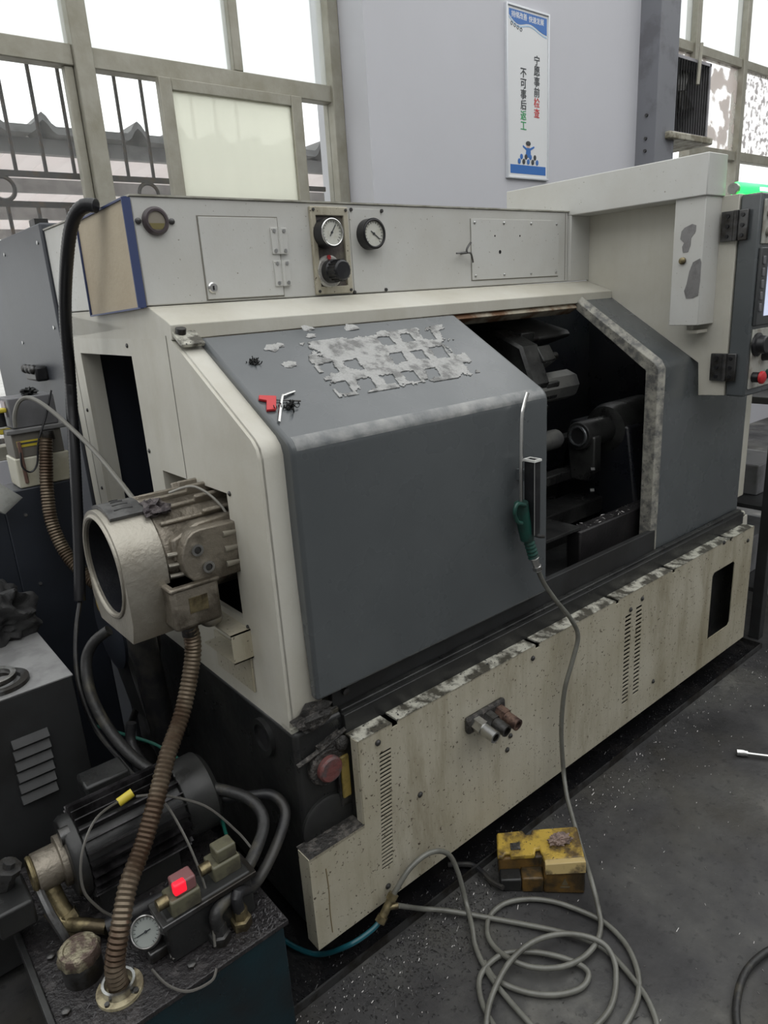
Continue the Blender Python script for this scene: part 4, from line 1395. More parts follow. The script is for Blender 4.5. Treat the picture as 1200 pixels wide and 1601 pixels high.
tag(MB().lathe((c.x, c.y, CZ1), (0, 0, 1), [(.062, 0), (.062, .010), (.044, .010), (.044, 0)], 40, True).build('bearing_ring', dsteel), 'wide dark steel ring lying flat on the low cabinet', 'ring')
tag(MB().lathe((c.x - .008, c.y + .012, CZ1 + .010), (0, 0, 1), [(.046, 0), (.046, .012), (.034, .012), (.034, 0)], 36, True).build('bearing_ring', steel), 'smaller bright ring stacked on the wide dark ring', 'ring')
tag(MB().tube([(c.x - .055, c.y + .045, CZ1 + .030), (c.x - .03, c.y + .058, CZ1 + .034), (c.x - .005, c.y + .052, CZ1 + .030)], .007).build('plastic_strip', orange), 'short orange plastic strip beside the black rag', 'strip')

# --- navy cabinet carrying the lubrication pump
nc = thing('navy_cabinet', 'tall dark navy steel cabinet behind the low cabinet', 'cabinet', (-.15, 1.24, 0))
part('body', navy, nc, -.262, -.050, 1.10, 1.222, .03, 1.10, .004)
MB().prism([(-.262, 1.10), (-.33, 1.02), (-.33, .03), (-.262, .03)], 'y', 1.10, 1.222).build('chamfered_side', navy, nc, .003)
part('plinth', black, nc, -.32, -.055, 1.105, 1.217, 0, .03)
for p in ((40, 805), (63, 912), (100, 870)):
    c = P(*p, y=1.10)
    MB().cyl((c.x, 1.096, c.z), (c.x, 1.101, c.z), .005, n=8).build('screw', steel, nc)
lb = thing('lubrication_pump', 'gray lubrication pump on a white oil tank above the navy cabinet', 'pump', (-.13, 1.16, 1.10))
part('oil_tank', M('yellowed_oil_tank', (.58, .56, .46), .4, dirt=(.46, .43, .32), amt=.45, scale=8), lb, -.205, -.052, 1.105, 1.215, 1.101, 1.19, .004)
part('tank_neck', M('murky_tank_upper', (.16, .15, .13), .35), lb, -.200, -.062, 1.108, 1.212, 1.19, 1.262, .003)
lid = part('tank_lid', M('gray_lid_plastic', (.20, .20, .20), .45), lb, -.212, -.045, 1.098, 1.220, 1.262, 1.276, .003)
pb = part('pump_housing', M('gray_pump_housing', (.175, .175, .185), .5, dirt=(.14, .14, .145), amt=.4, scale=8), lb, -.190, -.062, 1.110, 1.210, 1.276, 1.365, .004)
part('display_panel', M('display_pink', (.42, .36, .40), .4), pb, -.193, -.190, 1.14, 1.19, 1.31, 1.355)
part('yellow_cap', yellowp, pb, -.222, -.190, 1.135, 1.165, 1.262, 1.278, .004)
part('yellow_cap', yellowp, pb, -.222, -.192, 1.125, 1.155, 1.325, 1.338, .004)
MB().cyl((-.215, 1.145, 1.285), (-.215, 1.145, 1.325), .018, n=14).build('filler_cap', blackp, pb)
yl = part('caution_label', yellowp, lb, -.190, -.125, 1.1055, 1.107, 1.222, 1.240)
part('label_print', ink, yl, -.184, -.132, 1.1045, 1.1056, 1.230, 1.235)
part('sight_tube', M('brown_sight_tube', (.17, .10, .08), .3), lb, -.190, -.180, 1.098, 1.105, 1.115, 1.24, .002)
MB().cyl((-.105, 1.09, 1.235), (-.105, 1.09, 1.262), .020, n=12).build('outlet_gland', dsteel, lb)
MB().tube([P(32, 708, y=1.09), P(35, 730, y=1.08), P(48, 738, y=1.08), P(58, 725, y=1.08), P(60, 690, y=1.08), P(72, 650, y=1.085), P(80, 610, y=1.09)], .003, n=6).build('thin_wire', blackp, lb)
xform(blob((0, 0, 0), .022, .018, .012, .7, 4, 2.2, 3), Matrix.Translation((-.12, 1.15, 1.374))).build('swarf_heap', clump, lb)
tag(MB().tube([P(72, 686, y=1.075), P(72, 720, y=1.06), P(74, 770, y=1.04), P(82, 820, y=1.02), P(105, 868, y=.98), P(135, 900, y=.92), P(165, 925, y=.85)], .020, n=12, ribs=.14, pitch=.009).build('flexible_conduit', conduit),
    'brown ribbed conduit curving down from the lubrication pump', 'conduit')
tag(MB().tube([P(24, 668, y=1.095), P(23, 648, y=1.09), P(30, 628, y=1.08), P(45, 622, y=1.06), P(70, 634, y=1.0), P(110, 668, y=.9), P(150, 708, y=.78), P(185, 750, y=.66), P(216, 790, y=.55)], .0062, n=8).build('sensor_cable', M('gray_cable', (.19, .185, .165), .45)),
    'thin gray cable from the lubrication pump to the actuator', 'cable')
q = [P(*p, y=1.02) for p in ((0, 756), (30, 774), (2, 800), (-40, 790))]
tag(MB().add([v for v in q] + [v + Vector((.01, .012, -.012)) for v in q], [(0, 1, 2, 3), (7, 6, 5, 4), (0, 4, 5, 1), (1, 5, 6, 2), (2, 6, 7, 3), (3, 7, 4, 0)]).build('paper_sheet', M('grimy_paper', (.55, .56, .53), .6, dirt=(.42, .43, .40), amt=.4, scale=30)),
    'small grimy white sheet on the sloping left edge below the pump', 'sheet')

# --- thick black cable hanging from the top of the box end
xc_ = -.055
pts = [P(150, 322, x=.0), P(131, 322, x=-.02), P(114, 345, x=-.04), P(105, 400, x=xc_), P(102, 490, x=xc_), P(110, 600, x=xc_), P(117, 720, y=.90), P(123, 850, y=.86), P(125, 942, y=.82)]
tag(MB().tube(pts, .0165, n=12, ribs=.06, pitch=.010).build('corrugated_cable', M('glossy_black_conduit', (.012, .012, .014), .34)), 'thick black corrugated cable hanging down the left end of the lathe', 'cable')
pts = [P(125, 940, y=.82), P(119, 985, y=.76), P(119, 1040, y=.69), P(127, 1085, y=.63), P(150, 1140, y=.56), P(190, 1190, y=.48), P(232, 1235, y=.39), P(262, 1258, y=.33)]
tag(MB().tube(pts, .0062, n=8).build('motor_cable', rubber), 'thin black cable running down to the finned motor', 'cable')

# --- hydraulic power unit in the near left corner
TX0, TX1, TY0, TY1, TZ = -.548, -.112, -.085, .47, .35
hp = thing('hydraulic_power_unit', 'dirty teal hydraulic tank with finned black motor on top', 'power unit', (-.33, .19, 0))
part('tank', teal, hp, TX0 + .008, TX1 - .008, TY0 + .008, TY1 - .008, .03, TZ - .012, .004, label='teal painted oil tank')
lidp = part('tank_lid', tanktop, hp, TX0, TX1, TY0, TY1, TZ - .012, TZ, .002, label='oily black tank lid')
part('lid_rail', black, hp, TX0 - .012, TX0, TY0, TY1, TZ - .03, TZ + .012, .002)
for fx in (TX0 + .04, TX1 - .07):
    for fy in (TY0 + .03, TY1 - .06):
        part('foot', black, hp, fx, fx + .03, fy, fy + .03, 0, .03)
for p in ((80, 1497), (212, 1552), (104, 1583), (300, 1510)):
    c = P(*p, z=TZ)
    MB().lathe((c.x, c.y, TZ), (0, 0, 1), [(.009, 0), (.009, .006), (.006, .008)], 6).build('lid_bolt', dsteel, lidp)
# motor
MY, MZ, MR = .265, .478, .078
mot = MB().lathe((-.425, MY, MZ), (1, 0, 0), [(.05, -.012), (.082, -.01), (.088, 0), (.088, .018), (MR, .02), (MR, .235), (.088, .237), (.09, .25), (.092, .305), (.080, .318)], 32).build('electric_motor', black, hp, .002, label='finned black electric motor')
for i in range(24):
    a = 2 * PI * i / 24
    d = Vector((0, math.cos(a), math.sin(a)))
    t = Vector((0, -math.sin(a), math.cos(a)))
    MB().obox(Vector((-.298, MY, MZ)) + d * (MR + .009), (.108, 0, 0), t * .0016, d * .014).build('cooling_fin', M('oily_black_fin', (.05, .047, .05), .28, .5, dirt=(.014, .013, .014), amt=.5, scale=30), mot)
tb = part('terminal_box', black, mot, -.36, -.26, MY + .05, MY + .12, MZ + .05, MZ + .105, .006)
part('mounting_foot', black, mot, -.40, -.22, MY - .07, MY + .07, TZ, MZ - MR + .01, .003)
MB().cyl((-.44, MY - .02, MZ + .07), (-.42, MY - .02, MZ + .07), .018, n=10).build('lifting_eye', dsteel, mot)
# pump end with brass elbow
mb = MB().lathe((-.50, MY, MZ), (1, 0, 0), [(.030, 0), (.042, .004), (.042, .05), (.055, .052), (.055, .075)], 24)
pu = mb.build('pump_body', cast, hp)
MB().torus((-.502, MY, MZ), (1, 0, 0), .036, .005, 24, 6).build('pump_ring', brass, pu)
MB().tube([(-.478, MY - .01, MZ - .035), (-.474, MY - .03, MZ - .07), (-.466, MY - .05, MZ - .10), (-.455, MY - .07, TZ)], .020, n=12).build('suction_pipe', brass, pu)
MB().tube([(-.50, MY - .03, MZ - .015), (-.495, MY - .07, MZ - .05), (-.485, MY - .10, MZ - .09), (-.478, MY - .115, TZ)], .009, n=8).build('drain_pipe', dsteel, pu)
MB().cyl((-.468, MY - .045, MZ - .092), (-.464, MY - .055, MZ - .108), .025, n=6).build('pipe_nut', brass, pu)
rv = MB().lathe((-.545, MY + .02, MZ + .012), (.3, -.2, .9), [(.016, -.03), (.020, -.02), (.020, .012), (.026, .012), (.026, .026), (.012, .026), (.012, .040)], 8).build('relief_valve', dsteel, pu)
MB().tube([(-.60, MY + .04, MZ + .09), (-.57, MY + .03, MZ + .085), (-.553, MY + .02, MZ + .07)], .004, n=6).build('bleed_pipe', steel, pu)
part('valve_block', black, pu, -.585, -.515, MY - .05, MY + .05, MZ - .075, MZ - .015, .006)
p0, p1 = P(98, 1443, z=TZ + .03), P(168, 1450, z=TZ + .03)
MB().tube([p0 + Vector((-.015, .02, .03)), p0, p0.lerp(p1, .5), p1], .014, n=10).build('return_pipe', brass, hp)
MB().tube([p1, P(250, 1408, z=TZ + .045), P(300, 1385, z=TZ + .05)], .018, n=12).build('pressure_hose', rubber, hp)
# filler cap
c = P(132, 1522, z=TZ)
fb = MB().lathe((c.x, c.y, TZ), (0, 0, 1), [(.037, 0), (.037, .045), (.034, .048)], 28).build('filler_neck', dsteel, hp)
mb = MB()
prof = []
n = 40
vv, ff = [], []
for k, (r, h) in enumerate(((.036, .042), (.0395, .046), (.0395, .060), (.035, .067), (.028, .068), (.026, .065))):
    for i in range(n):
        a = 2 * PI * i / n
        rr = r + (.0018 * math.cos(a * 10) if k in (1, 2) else 0)
        vv.append((c.x + rr * math.cos(a), c.y + rr * math.sin(a), TZ + h))
for k in range(5):
    for i in range(n):
        j = (i + 1) % n
        ff.append((k * n + i, k * n + j, (k + 1) * n + j, (k + 1) * n + i))
ff.append(tuple(range(n)))
ff.append(tuple(5 * n + i for i in range(n)))
mb.add(vv, ff).build('filler_cap', M('rusty_tin_cap', (.32, .29, .20), .42, .5, dirt=(.12, .085, .07), amt=.55, scale=35, bump=.5), fb)
# return flange
cf = P(188, 1548, z=TZ)
fl = MB().lathe((cf.x, cf.y, TZ), (0, 0, 1), [(.043, 0), (.043, .007), (.020, .007), (.020, 0)], 36, True).build('return_flange', M('pale_flange_gasket', (.42, .37, .24), .5, dirt=(.16, .13, .08), amt=.45, scale=30, bump=.2), hp)
MB().pipe((cf.x, cf.y, TZ + .004), (cf.x, cf.y, TZ + .024), .031, .026, 28).build('flange_collar', steel, fl)
for i in range(4):
    a = 2 * PI * i / 4 + .6
    MB().cyl((cf.x + .037 * math.cos(a), cf.y + .037 * math.sin(a), TZ + .006), (cf.x + .037 * math.cos(a), cf.y + .037 * math.sin(a), TZ + .012), .005, n=6).build('flange_bolt', dsteel, fl)
# valve manifold, coils, gauge
MYV = .012
mani = part('valve_manifold', black, hp, -.335, -.150, MYV - .030, MYV + .034, TZ, .455, .005)
part('manifold_plate', dsteel, mani, -.345, -.140, MYV - .036, MYV + .040, .440, .452, .002)
for (p, lit) in (((282, 1388), True), ((346, 1336), False)):
    c = P(*p, z=.495)
    coilm = M('olive_coil_plastic', (.12, .115, .075), .4, dirt=(.06, .055, .04), amt=.4, scale=20)
    co = part('solenoid_coil', coilm, hp, c.x - .030, c.x + .032, c.y - .020, c.y + .028, .452, .490, .004)
    part('coil_plug', M('clear_plug', (.22, .10, .10), .3) if lit else coilm, co, c.x - .016, c.x + .028, c.y - .016, c.y + .020, .490, .520, .004)
    if lit:
        part('indicator_lamp', redlit, co, c.x - .018, c.x + .008, c.y - .018, c.y - .002, .496, .521, .004, label='glowing red indicator')
    MB().cyl((c.x - .050, c.y, .485), (c.x - .028, c.y, .485), .012, n=10).build('plug_nut', brass, co)
cg = P(229, 1456, z=.40)
gd = Vector((-.55, -.60, .58)).normalized()
g = gauge(cg - gd * .02, .034, hp, .026, -150, gd, 'pressure_gauge', steel, M('dim_dial', (.42, .45, .43), .3))
MB().tube([cg - gd * .02, cg - gd * .05, Vector((-.33, MYV, .41))], .011, n=8).build('gauge_stem', dsteel, hp)
part('gauge_foot', dsteel, hp, cg.x - .012, cg.x + .03, cg.y - .035, cg.y + .0, TZ, TZ + .025, .003)
for (p, s) in (((345, 1470), 0), ((378, 1446), 1)):
    c = P(*p, z=TZ)
    MB().lathe((c.x, c.y, TZ), (0, 0, 1), [(.022, 0), (.022, .02), (.016, .022), (.016, .045)], 6).build('hose_fitting', dsteel if s == 0 else brass, hp)
# wires lying over the unit
wirem = M('dull_wire', (.10, .095, .085), .45)
w_ = [[P(213, 1245, y=.20), P(250, 1248, y=.16), P(285, 1300, y=.08), P(315, 1370, y=.02), P(330, 1430, y=-.02), P(336, 1480, y=-.05)],
      [P(190, 1250, y=.22), P(150, 1280, y=.16), P(128, 1335, y=.12), P(130, 1390, y=.10), P(155, 1420, y=.09), P(175, 1432, y=.085)],
      [P(255, 1243, y=.18), P(320, 1260, y=.12), P(370, 1300, y=.08), P(392, 1325, y=.05)],
      [P(308, 1395, z=.46), P(280, 1430, z=.44), P(262, 1465, z=.38), P(272, 1500, z=.36)],
      [P(312, 1392, z=.46), P(290, 1440, z=.42), P(268, 1475, z=.37), P(268, 1498, z=.36)],
      [P(238, 1516, z=.36), P(262, 1540, z=.36), P(295, 1550, z=.36), P(330, 1534, z=.358), P(338, 1515, z=.36)]]
for w in w_:
    MB().tube(w, .0028, n=6).build('control_wire', wirem, hp)
c = P(196, 1247, y=.215)
MB().cyl(c - Vector((.016, 0, .004)), c + Vector((.016, 0, .004)), .010, n=10).build('wire_sleeve', yellowp, hp, label='yellow wire sleeve')
random.seed(3)
mb = MB()
for i in range(420):
    p = Vector((random.uniform(TX0 + .02, TX1 - .01), random.uniform(TY0 + .005, TY1 - .2), TZ + .0015))
    if random.random() < .45:
        p.x = TX1 - abs(random.gauss(0, .05)) - .005
        p.y = TY0 + abs(random.gauss(0, .06)) + .004
    an, ln = random.uniform(0, PI), random.uniform(.003, .010)
    d = Vector((math.cos(an), math.sin(an), random.uniform(-.1, .5))) * ln
    e = Vector((-math.sin(an), math.cos(an), .4)) * .0016
    mb.add([p - d * .5, p + d * .5, p + d * .5 + e, p - d * .5 + e], [(0, 1, 2, 3)])
mb.build('lid_swarf', dchip, hp, kind='stuff', smooth=0)

# --- big conduit from the junction box to the tank
cs_ = Vector((-.095, AY - .125, AZ - .14))
pts = [cs_, cs_ + Vector((.0, .0, -.07)), P(286, 1110, y=.215), P(262, 1180, y=.17), P(243, 1255, y=.12), P(222, 1325, y=.085), P(200, 1385, y=.05), P(188, 1450, y=.015), Vector((cf.x, cf.y, TZ + .06)), Vector((cf.x, cf.y, TZ + .005))]
tag(MB().tube(pts, .0195, n=14, ribs=.13, pitch=.0095).build('flexible_conduit', conduit), 'long brown ribbed conduit dropping from the junction box into the tank', 'conduit')

# --- pair of hydraulic hoses looping over to the tank
f0, f1 = P(345, 1470, z=TZ), P(378, 1446, z=TZ)
pts = [P(170, 985, y=.52), P(146, 1005, y=.54), P(135, 1035, y=.54), P(142, 1085, y=.50), P(170, 1140, y=.44), P(215, 1190, y=.36), P(270, 1220, y=.28), P(335, 1232, y=.20), P(390, 1250, y=.13), P(412, 1285, y=.08), P(395, 1340, y=.03), P(362, 1395, y=-.01), Vector((f0.x, f0.y, TZ + .07)), Vector((f0.x, f0.y, TZ + .03))]
tag(MB().tube(pts, .0135, n=12).build('hydraulic_hose', hosegray), 'thick dusty hydraulic hose looping down to the near tank fitting', 'hose')
pts = [P(205, 1130, y=.45), P(205, 1160, y=.44), P(225, 1195, y=.38), P(270, 1230, y=.30), P(330, 1247, y=.22), P(385, 1245, y=.17), P(425, 1243, y=.13), P(446, 1270, y=.09), P(430, 1325, y=.05), P(400, 1380, y=.01), Vector((f1.x, f1.y, TZ + .08)), Vector((f1.x, f1.y, TZ + .03))]
tag(MB().tube(pts, .0125, n=12).build('hydraulic_hose', rubber), 'black hydraulic hose in the outer loop beside the lathe base', 'hose')
grn = M('green_earth_wire', (.01, .10, .075), .4)
tag(MB().tube([P(150, 1135, y=.6), P(200, 1150, y=.56), P(245, 1165, y=.5), P(290, 1195, y=.40), P(320, 1225, y=.32), P(340, 1260, y=.24), P(352, 1300, y=.16), P(360, 1325, y=.10)], .0042, n=8).build('earth_wire', grn), 'thin green wire crossing behind the hydraulic hoses', 'wire')
tag(MB().tube([P(243, 975, x=-.02), P(245, 1010, x=-.025), P(240, 1045, x=-.03), P(222, 1090, x=-.05), P(205, 1130, x=-.08), P(200, 1165, x=-.10)], .011, n=10).build('drain_hose', rubber), 'short black hose hanging beside the drain duct', 'hose')

# --- tee fitting and hoses on the floor
tee = thing('tee_fitting', 'brass tee fitting joining hoses below the cream skirt', 'fitting', P(604, 1418, y=-.03))
tp = P(604, 1418, y=-.03)
e0, e1 = P(596, 1437, y=-.03), P(613, 1402, y=-.03)
ax = (e1 - e0).normalized()
MB().cyl(e0, e1, .0105, n=10).build('tee_body', brass, tee)
MB().cyl(tp, P(622, 1416, y=-.045), .008, n=10).build('tee_branch', brass, tee)
for e in (e0, e1):
    MB().cyl(e - ax * .008, e + ax * .008, .0145, n=6).build('tee_nut', brass, tee)


def zf(px, py, z=.010):
    return P(700 + px / 2.284, 900 + py / 2.284, z=z)


HR = .0068
e_out = P(613, 1402, y=-.03)
tag(MB().tube([e_out, P(640, 1358, y=-.035), P(672, 1333, y=-.04), P(700, 1335, y=-.05), P(716, 1365, y=-.065), P(728, 1410, y=-.09), P(738, 1450, z=.02), zf(100, 1330), zf(150, 1430), zf(230, 1530), zf(330, 1640)], HR, n=10).build('air_hose', airhose),
    'clear gray hose arching up from the tee fitting over the tray lip', 'hose')
tag(MB().tube([P(622, 1416, y=-.045), P(660, 1421, z=.030), P(700, 1424, z=.018), zf(200, 1232), zf(400, 1272, .012), zf(520, 1312, .012), zf(590, 1360), zf(660, 1440), zf(710, 1510), zf(745, 1600), zf(740, 1680)], HR, n=10).build('air_hose', airhose),
    'clear gray hose running straight from the tee fitting under the coils', 'hose')
tag(MB().tube([e0, P(580, 1455, y=-.03), P(545, 1478, y=-.02), P(500, 1492, z=.012), P(460, 1480, z=.012), P(425, 1455, z=.014), P(405, 1440, z=.014)], .0065, n=8).build('teal_hose', M('teal_hose', (.01, .085, .11), .3)),
    'thin teal hose curving from the tee fitting toward the tank', 'hose')
# blow gun hanging on the door handle
gun = thing('air_blow_gun', 'green air blow gun with long bent steel nozzle hung on the door handle', 'air gun', P(822, 790, y=-.02))
gy_ = .006
MB().tube([P(824, 614, y=.020), P(819, 632, y=.018), P(815, 655, y=.014), P(814, 720, y=gy_), P(814, 792, y=gy_)], .0052, n=9, k=4).build('nozzle', chrome, gun)
b0, b1, b2 = P(814, 786, y=gy_), P(818, 815, y=gy_), P(824, 842, y=gy_)
MB().tube([b0, b0.lerp(b1, .3), b1, b2], .019, n=14).build('gun_body', greenp, gun)
MB().tube([P(820, 790, y=-.01), P(809, 788, y=-.014), P(804, 800, y=-.014), P(808, 815, y=-.012), P(815, 818, y=-.01)], .0055, n=8).build('trigger_ring', greenp, gun)
g0, g1 = P(824, 838, y=gy_), P(834, 872, y=-.002)
MB().tube([g0, g0.lerp(g1, .5), g1], .0155, n=14, ribs=.13, pitch=.011).build('grip_sleeve', greenp, gun)
g2 = P(841, 892, y=-.006)
MB().cyl(g1, g2, .011, n=12).build('hose_coupling', chrome, gun)
MB().torus(g1, g2 - g1, .012, .003, 18, 6).build('coupling_ring', steel, gun)
MB().cyl(g2 - (g2 - g1) * .35, g2 - (g2 - g1) * .1, .014, n=6).build('coupling_nut', steel, gun)
path = [g2, P(850, 912, y=-.012), P(868, 938, y=-.022), P(892, 968, y=-.032), P(903, 995, y=-.036), P(894, 1035, y=-.036), P(882, 1080, y=-.034), P(877, 1140, y=-.034), P(880, 1200, y=-.034), P(885, 1240, y=-.075), P(891, 1265, y=-.11), P(908, 1325, y=-.205), P(925, 1380, y=-.298), P(936, 1425, z=.028)]
path += [zf(545, 1250, .02), zf(530, 1310, .018), zf(480, 1365, .018), zf(400, 1398, .022), zf(300, 1398, .022), zf(220, 1368, .022), zf(165, 1325), zf(140, 1275), zf(150, 1215), zf(205, 1170), zf(290, 1155), zf(380, 1165), zf(480, 1200), zf(560, 1240), zf(630, 1310), zf(670, 1390), zf(682, 1470), zf(662, 1550), zf(600, 1640), zf(450, 1740), zf(250, 1720)]
path += [zf(150, 1640), zf(140, 1570, .02), zf(165, 1480, .024), zf(220, 1380, .034), zf(300, 1310, .034), zf(400, 1280, .030), zf(500, 1290, .030), zf(570, 1330, .022), zf(600, 1420), zf(570, 1560), zf(420, 1680), zf(240, 1690)]
path += [zf(160, 1601), zf(115, 1500), zf(120, 1420), zf(190, 1355, .012), zf(290, 1343, .012), zf(400, 1362, .012), zf(480, 1395, .012), zf(502, 1430), zf(470, 1475), zf(380, 1497), zf(270, 1485), zf(170, 1440), zf(130, 1380)]
tag(MB().tube(path, HR, n=10, k=7).build('air_hose', airhose), 'clear gray air hose hanging from the blow gun and coiled on the floor', 'hose')
tag(MB().tube([P(1158, 1640, z=.012), P(1150, 1580, z=.012), P(1160, 1530, z=.012), P(1182, 1500, z=.012), P(1215, 1480, z=.012), P(1260, 1470, z=.012)], .0085, n=10).build('rubber_hose', hosegray), 'dark hose arc lying on the floor at the right front', 'hose')
tag(MB().tube([P(700, 1352, z=.016), P(735, 1352, z=.016), P(752, 1362, z=.016), P(768, 1378, z=.016), P(786, 1388, z=.022)], .0075, n=8).build('pedal_cable', rubber), 'short black cable leading into the yellow foot pedal', 'cable')

# --- yellow foot pedal
f0 = P(782, 1396, z=0)
f1 = P(914, 1398, z=0)
U = (f1 - f0).normalized()
V = Vector((-U.y, U.x, 0))
LP = (f1 - f0).length
mtx = Matrix(((U.x, V.x, 0, f0.x), (U.y, V.y, 0, f0.y), (0, 0, 1, 0), (0, 0, 0, 1)))
ped = thing('foot_pedal', 'oil-stained yellow machine foot pedal on the floor', 'foot pedal', f0 + (U * LP + V * .12) / 2)
h = .098


def pedal(mb):
    """the hood rises toward its wide end"""
    mb.v = [Vector((v.x, v.y, v.z * (.86 + .26 * v.x / LP))) for v in mb.v]
    return xform(mb, mtx)


pedal(MB().prism([(0, .045), (LP * .52, .045), (LP * .52, .0), (LP, .0), (LP, .125), (0, .125)], 'z', .0, h * .86)).build('pedal_body', yellowd, ped, .006)
tp_ = [(-.004, .040), (LP * .05, .040), (LP * .08, .052), (LP * .14, .052), (LP * .14, .038), (LP * .43, .038), (LP * .45, .060), (LP * .50, .060), (LP * .53, .018), (LP * 1.0, .018), (LP, .128), (LP * .44, .130), (LP * .42, .115), (LP * .36, .115), (LP * .33, .130), (0, .128)]
pedal(MB().prism(tp_, 'z', h * .86, h)).build('top_cover', yellow, ped, .004)
pedal(MB().prism([(.0, h), (.018, h), (.0, h * .70), (-.006, h * .70)], 'x', LP * .53, LP)).build('front_bevel', M('worn_gold_edge', (.50, .38, .17), .4, dirt=(.12, .09, .05), amt=.35, scale=20), ped, .002)
pedal(MB().box(LP * .26, LP * .52, .002, .047, 0, h * .52)).build('side_step', yellowd, ped, .005)
pedal(MB().box(0, LP * .26, .004, .047, 0, h * .46)).build('treadle', black, ped, .005)
pedal(MB().prism([(LP * .72, h * .30), (LP * .80, h * .30), (LP * .76, h * .52)], 'y', -.0015, .002)).build('cast_emblem', M('emblem_gray', (.12, .10, .06), .5), ped)
pedal(MB().box(LP * .71, LP * .82, -.0015, .002, h * .20, h * .25)).build('cast_emblem', MATS['emblem_gray'], ped)
pedal(MB().box(LP * .15, LP * .27, .060, .085, h, h + .002)).build('cover_screw_plate', grime, ped)
pedal(blob((LP * .74, .075, h + .008), .030, .016, .014, .6, 2.4, 6.6, 4)).build('grease_lump', pinkrag, ped)

# --- socket driver on the floor
s0, s1 = P(1151, 1176, z=.012), P(1215, 1184, z=.012)
d = (s1 - s0).normalized()
sk = thing('socket_driver', 'short chrome socket driver lying on the floor at right', 'tool', (s0 + s1) / 2 - Vector((0, 0, .012)))
MB().lathe(s0, d, [(.008, 0), (.012, .0), (.012, .022), (.010, .026), (.010, .034)], 18).build('socket', chrome, sk)
MB().lathe(s0 + d * .034, d, [(.006, 0), (.0055, .02), (.0055, .12)], 12).build('shaft', chrome, sk)
MB().lathe(s0 + d * .154, d, [(.010, 0), (.012, .01), (.012, .06), (.010, .07)], 14).build('grip', chrome, sk)

# --- tools and swarf on the slanted door
k0, k1, k2 = onslope(460, 612, .004), onslope(441, 619, .006), onslope(436, 660, .004)
tag(MB().tube([k0, k0.lerp(k1, .8), k1.lerp(k2, .08), k2], .0032, n=8, k=5).build('hex_key', chrome), 'bent chrome hex key lying on the slanted door', 'hex key')
rk = thing('flag_driver', 'small red flag-handled driver beside the hex key', 'driver', onslope(422, 632, .0))
qq = [onslope(*p, .001) for p in ((404, 621), (431, 622), (431, 643), (416, 644), (416, 629), (404, 627))]
MB().add(qq + [v + NS * .006 for v in qq], [(0, 1, 2, 3, 4, 5), (11, 10, 9, 8, 7, 6)] + [(i, (i + 1) % 6, 6 + (i + 1) % 6, 6 + i) for i in range(6)]).build('flag_handle', redp, rk, .001)
MB().tube([onslope(431, 625, .004), onslope(450, 626, .004), onslope(470, 627, .004)], .0018, n=6).build('blade', dsteel, rk)


def swarf(px, py, s, seed, label):
    random.seed(seed)
    mb = MB()
    c = onslope(px, py, s * .35)
    for i in range(26):
        a0_, el = random.uniform(0, 2 * PI), random.uniform(-.6, .6)
        u, w = perp(Vector((math.cos(a0_) * math.cos(el), math.sin(a0_) * math.cos(el), math.sin(el))))
        o_ = c + Vector((1, 0, 0)) * random.gauss(0, s * .55) + US * random.gauss(0, s * .4) + NS * random.uniform(-s * .2, s * .25)
        r_ = random.uniform(.25, .5) * s
        mb.tube([o_ + (u * math.cos(t * 1.3) + w * math.sin(t * 1.3)) * r_ for t in range(4)], .0012, n=4, k=3)
    return tag(mb.build('swarf_clump', clump), label, 'swarf', kind='stuff')


swarf(397, 564, .014, 1, 'dark tangled swarf clump alone on the slanted door')
swarf(452, 632, .018, 2, 'dark tangled swarf clump under the hex key')

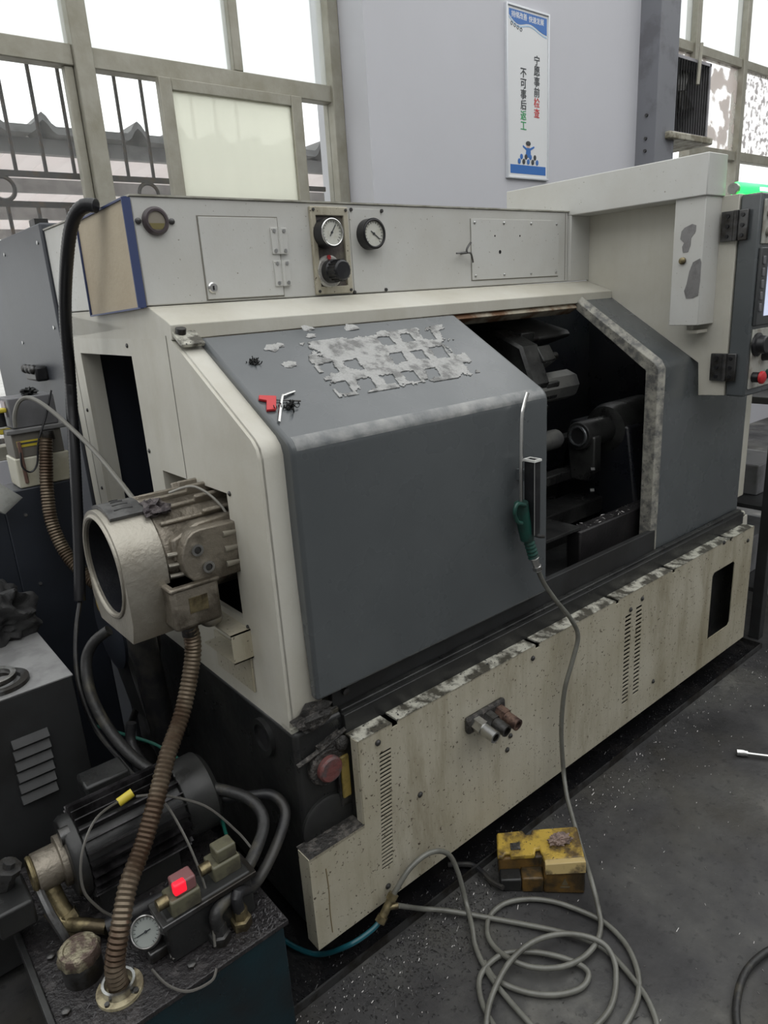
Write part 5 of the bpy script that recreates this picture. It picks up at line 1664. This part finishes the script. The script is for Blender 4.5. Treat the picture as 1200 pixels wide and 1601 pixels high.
# --- work bench with shelves at the right edge
bn = thing('steel_bench', 'dark steel shelf bench standing past the right end of the lathe', 'bench', (2.9, .3, 0))
for (bx_, by_) in ((2.405, .02), (2.405, .62), (3.40, .02), (3.40, .62)):
    part('leg', lowcab, bn, bx_, bx_ + .045, by_, by_ + .045, 0, 1.06, .003)
part('bench_top', lowcab, bn, 2.39, 3.46, .0, .68, 1.06, 1.09, .004)
for zz in (.22, .60):
    part('shelf', lowcab, bn, 2.41, 3.44, .03, .66, zz, zz + .02, .002)
    part('shelf_rail', M('pale_shelf_rail', (.34, .34, .34), .5), bn, 2.45, 3.40, .015, .03, zz - .01, zz + .035, .002)
for i, (xx, zz, ww, hh_) in enumerate(((2.55, .62, .28, .14), (2.60, 1.09, .30, .10), (2.52, .24, .35, .18))):
    o = part('storage_box', M('storage_gray', (.20, .20, .21), .5, dirt=(.12, .12, .12), amt=.4, scale=6), None, xx, xx + ww, .15, .45, zz, zz + hh_, .006)
    tag(o, ('gray box on the middle shelf of the steel bench', 'flat gray box on top of the steel bench', 'gray box on the lowest shelf of the steel bench')[i], 'box')

# --- chips scattered over the floor
random.seed(21)


def scatter(n, fn, name, mat, label):
    mb = MB()
    for i in range(n):
        x, y = fn()
        ln, an = random.uniform(.002, .007) * (2.2 if random.random() < .06 else 1), random.uniform(0, PI)
        z = .0015 if y < -.022 or x > 2.34 else .0055
        p = Vector((x, y, z))
        d = Vector((math.cos(an), math.sin(an), random.uniform(-.05, .35))) * ln
        e = Vector((-math.sin(an), math.cos(an), random.uniform(.2, .9))) * random.uniform(.0008, .0018)
        mb.add([p - d * .5, p + d * .5, p + d * .5 + e, p - d * .5 + e], [(0, 1, 2, 3)])
    return tag(mb.build(name, mat, smooth=0), label, 'swarf', kind='stuff')


def near_edge():
    x = random.uniform(-.1, 2.6)
    return x, -.03 - abs(random.gauss(0, .09))


def tray_area():
    return random.uniform(-.08, 2.3), random.uniform(-.012, .05)


def wide():
    return random.uniform(-.1, 3.2), random.uniform(-1.4, -.05)


def left_patch():
    return random.gauss(.28, .22), -.03 - abs(random.gauss(0, .10))


scatter(1500, near_edge, 'floor_chips', chip, 'bright steel chips strewn along the tray edge on the floor')
scatter(900, tray_area, 'tray_chips', dchip, 'dark chips lying in the drip tray')
scatter(900, wide, 'loose_chips', chip, 'sparse bright chips scattered over the open floor')
scatter(1800, left_patch, 'dark_floor_chips', dchip, 'dense dark chips on the floor below the skirt corner')
